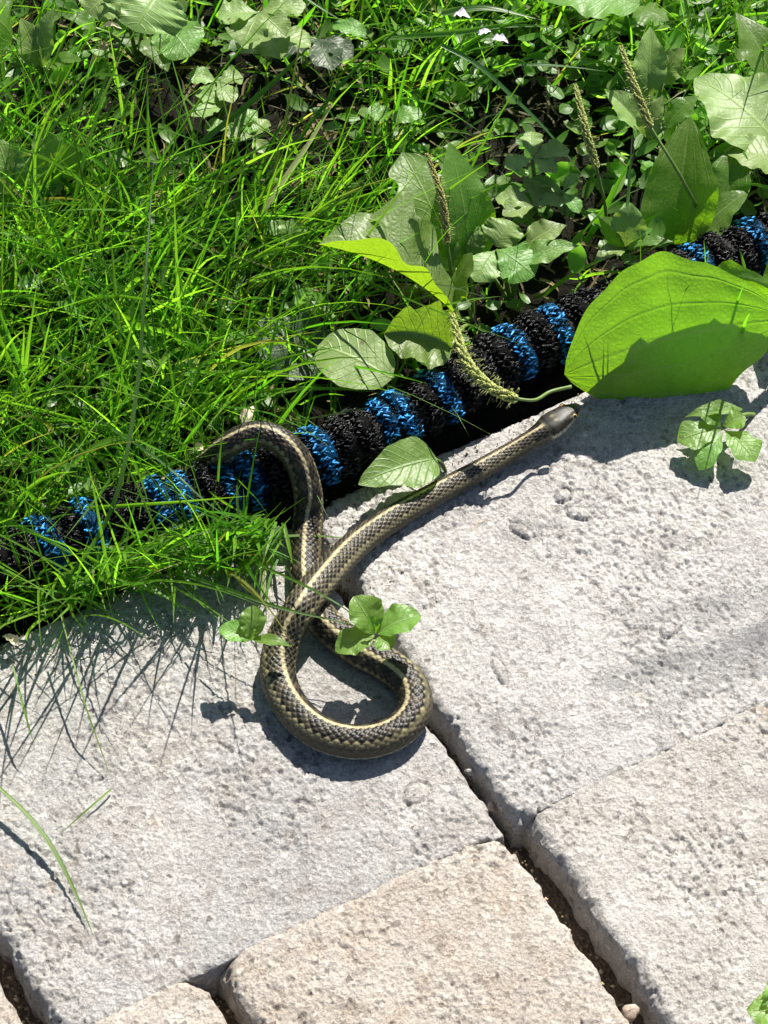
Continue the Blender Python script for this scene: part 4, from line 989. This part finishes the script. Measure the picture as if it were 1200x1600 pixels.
stalk('thin yellow-green blade crossing the shadows on the left paver', [(95, 960, .02), (130, 1090, .016), (150, 1150, .01), (172, 1212, .003)], 0.0008, col=(0.12, 0.2, 0.04))
stalk('narrow blade reaching down on to the paver at the left edge', [(20, 1040, .02), (38, 1110, .018), (52, 1160, .012)], 0.0011, col=(0.1, 0.2, 0.03))
stalk('upright thin blade in the dark gap below the big scalloped leaf', [(232, 300, .005), (231, 190, .04), (229, 85, .065)], 0.0012)
stalk('slanting blade ending on the small oval leaf at the top', [(440, -30, .06), (490, 5, .055), (540, 36, .052)], 0.0016)
stalk('bluish blade slanting down beside the shaded hollow at upper right', [(690, 70, .06), (745, 100, .055), (800, 150, .045), (860, 210, .03), (930, 300, .01)], 0.0022, col=(0.04, 0.12, 0.03))
stalk('horizontal blade in front of the shaded hollow at upper right', [(810, 100, .05), (880, 103, .05), (950, 112, .05)], 0.0016, col=(0.05, 0.14, 0.03))
stalk('long pale blade lying flat along the top edge in the middle', [(690, 20, .06), (760, 12, .062), (850, 32, .058)], 0.0034, col=(0.1, 0.17, 0.06))
stalk('broad bent blade just below the long pale one at the top', [(600, 60, .05), (720, 50, .058), (790, 40, .058), (870, 42, .05)], 0.0026, col=(0.08, 0.17, 0.03))
stalk('pale vertical stem in front of the upright oval leaf', [(975, 380, .02), (982, 300, .04), (988, 210, .06)], 0.0014, col=(0.09, 0.17, 0.08))
stalk('straight blade pointing down right over the hose left of the snake', [(130, 640, .03), (250, 720, .045), (330, 790, .04), (400, 830, .03)], 0.0011, col=(0.06, 0.15, 0.03))
stalk('thin upright blade crossing the hose beside the arching snake', [(338, 800, .008), (342, 730, .035), (350, 650, .055)], 0.0010)
stalk('small blade leaning on the hose at the right edge', [(1168, 440, .034), (1160, 405, .046), (1155, 388, .05)], 0.0015)

# ------------------------------------------------------------------ litter
def scrap(label, px, py, z, L, Wd, az, mat='cream', name='dry_leaf', cat='dry leaf', curl=40):
    c = at(px, py, z); d = np.array([math.cos(az), math.sin(az), 0.15]) * L
    V, F, UV = leaf_geo(c - d / 2, c + d / 2, Wd, 20, 14, 'ovate', arch=0.2, curl=curl, wav=0.12, nseg=12, m=5, dent=0.2, seed=int(px))
    tag(link(name, mesh(name, V, F, M[mat], uv=UV)), label, cat)
scrap('cream dry leaf scrap standing behind the arching snake', 390, 652, .030, .012, .007, R(70))
scrap('pale dry leaf scrap in the grass left of the arching snake', 312, 706, .012, .010, .005, R(10))
scrap('orange-tan dry scrap at the paving edge at far left', 16, 1002, .006, .008, .006, R(150))
scrap('small white fallen petal on the blades at the top edge', 722, 26, .064, .008, .005, R(-20), 'petal', 'petal', 'petal', 10)
scrap('tiny white petal below the blades at the top edge', 757, 52, .06, .006, .004, R(10), 'petal', 'petal', 'petal', 10)
scrap('larger white petal with its tip pointing right near the top edge', 782, 64, .058, .008, .005, R(-30), 'petal', 'petal', 'petal', 10)
scrap('pale dry scrap shining in the shade under the scalloped leaf', 175, 45, .02, .010, .005, R(-10))
scrap('golden dry scrap in the hollow at upper left', 163, 75, .012, .007, .008, R(80), 'straw')
scrap('curled golden scrap below the other in the hollow at upper left', 155, 98, .008, .008, .006, R(20), 'straw')

def pebble(label, px, py, z, r, seed, mat='stone'):
    c = at(px, py, z); phi = np.linspace(0, math.pi, 8); az = np.linspace(0, 2 * math.pi, 12, endpoint=False)
    PH, AZ = np.meshgrid(phi, az, indexing='ij'); g = np.random.default_rng(seed)
    k = 1 + 0.22 * np.sin(2 * AZ + seed) * np.sin(PH) + 0.15 * np.sin(3 * AZ + 2 * PH + seed * 2)
    V = c + r * k[..., None] * np.stack([1.2 * np.sin(PH) * np.cos(AZ), np.sin(PH) * np.sin(AZ), 0.75 * np.cos(PH)], -1)
    tag(link('pebble', mesh('pebble', V.reshape(-1, 3), grid_faces(8, 12, True)[:, ::-1], M[mat], smooth=True)), label, 'pebble')
pebble('pale pebble wedged in the joint just below the snake loop', 738, 1205, -.006, .0022, 1, 'grey')
pebble('brown pebble in the joint at the corner of four pavers', 772, 1262, -.009, .0024, 3)
pebble('rust-brown pebble deep in the joint at the bottom edge', 985, 1582, -.008, .0032, 5)
pebble('small tan pebble in the joint near the corner of the pavers', 800, 1285, -.008, .0022, 8, 'tan')

def grit():
    """crumbs of sand and soil lying in the joints and along the paving edge"""
    r = np.random.default_rng(4); pile = Pile()
    Z = np.array([[1, 0, 0], [-1, 0, 0], [0, 1, 0], [0, -1, 0], [0, 0, 1], [0, 0, -1]], float)
    T8 = np.array([[0, 2, 4], [2, 1, 4], [1, 3, 4], [3, 0, 4], [2, 0, 5], [1, 2, 5], [3, 1, 5], [0, 3, 5]])
    def one(a, b, z, q, c):
        P = G0 + a * GU + b * GV
        pile.add(np.array([P[0], P[1], z]) + Z * q * r.uniform(.6, 1.3, (6, 1)) * r.uniform(.7, 1.2, (1, 3)), T8, col=c)
    def tone(): return np.array([0.3, 0.24, 0.17]) * r.uniform(0.35, 1.5) * np.array([1, r.uniform(.9, 1.05), r.uniform(.8, 1.1)])
    for _ in range(420): one(r.normal(0.0005, .0022), r.uniform(-.18, EDGE), -0.0165 + r.uniform(-.002, .003), r.uniform(.0003, .0012), tone())
    for _ in range(250): one(-.134 + r.normal(0, .002), r.uniform(-.17, 0), -0.0165 + r.uniform(-.002, .003), r.uniform(.0003, .0011), tone())
    for _ in range(250): one(-.2015 + r.normal(0, .002), r.uniform(0, EDGE), -0.0165 + r.uniform(-.002, .003), r.uniform(.0003, .0011), tone())
    for _ in range(420): one(r.uniform(-.17, .2), EDGE - abs(r.normal(0, .012)), 0.0006, r.uniform(.0002, .0008), tone() * .8)
    for _ in range(260): one(r.uniform(-.02, .03), EDGE - .03 + r.normal(0, .02), 0.0006, r.uniform(.0002, .0009), tone() * .8)
    N = NT('grit'); c = N.n('ShaderNodeVertexColor', layer_name='Col').outputs[0]
    tag(link('grit', pile.mesh('grit', N.done(N.bsdf(c, 0.9, 0.2)))), 'crumbs of sand and soil in the paving joints', 'grit', kind='stuff')
grit()

def branch():
    """a bare twig added out of view; only its soft shadow reaches the picture"""
    D = 1.5  # twig added beyond the frame, only for the shadow it casts
    t = thing('unseen_twig', 'thin bare twig added overhead, unseen, that throws soft shadow bands on the pale paver', 'twig', at(1010, 1040) + SUN * D)
    def tw(pxs, r0, r1, name, lift=0.0):
        P = catmull([at(x, y) + SUN * (D + lift) for x, y in pxs], 10); V, F = tube(P, np.linspace(r0, r1, len(P)), 7)
        part(name, mesh(name, V, F, M['straw']), t)
    tw([(1700, 780), (1400, 905), (1210, 985), (1080, 1030), (930, 1070)], .0036, .0016, 'stem')
    tw([(1400, 905), (1250, 1010), (1120, 1060), (1000, 1105)], .0018, .0010, 'side_twig')
    tw([(1300, 950), (1200, 935), (1060, 965), (960, 955)], .0016, .0008, 'side_twig')
branch()
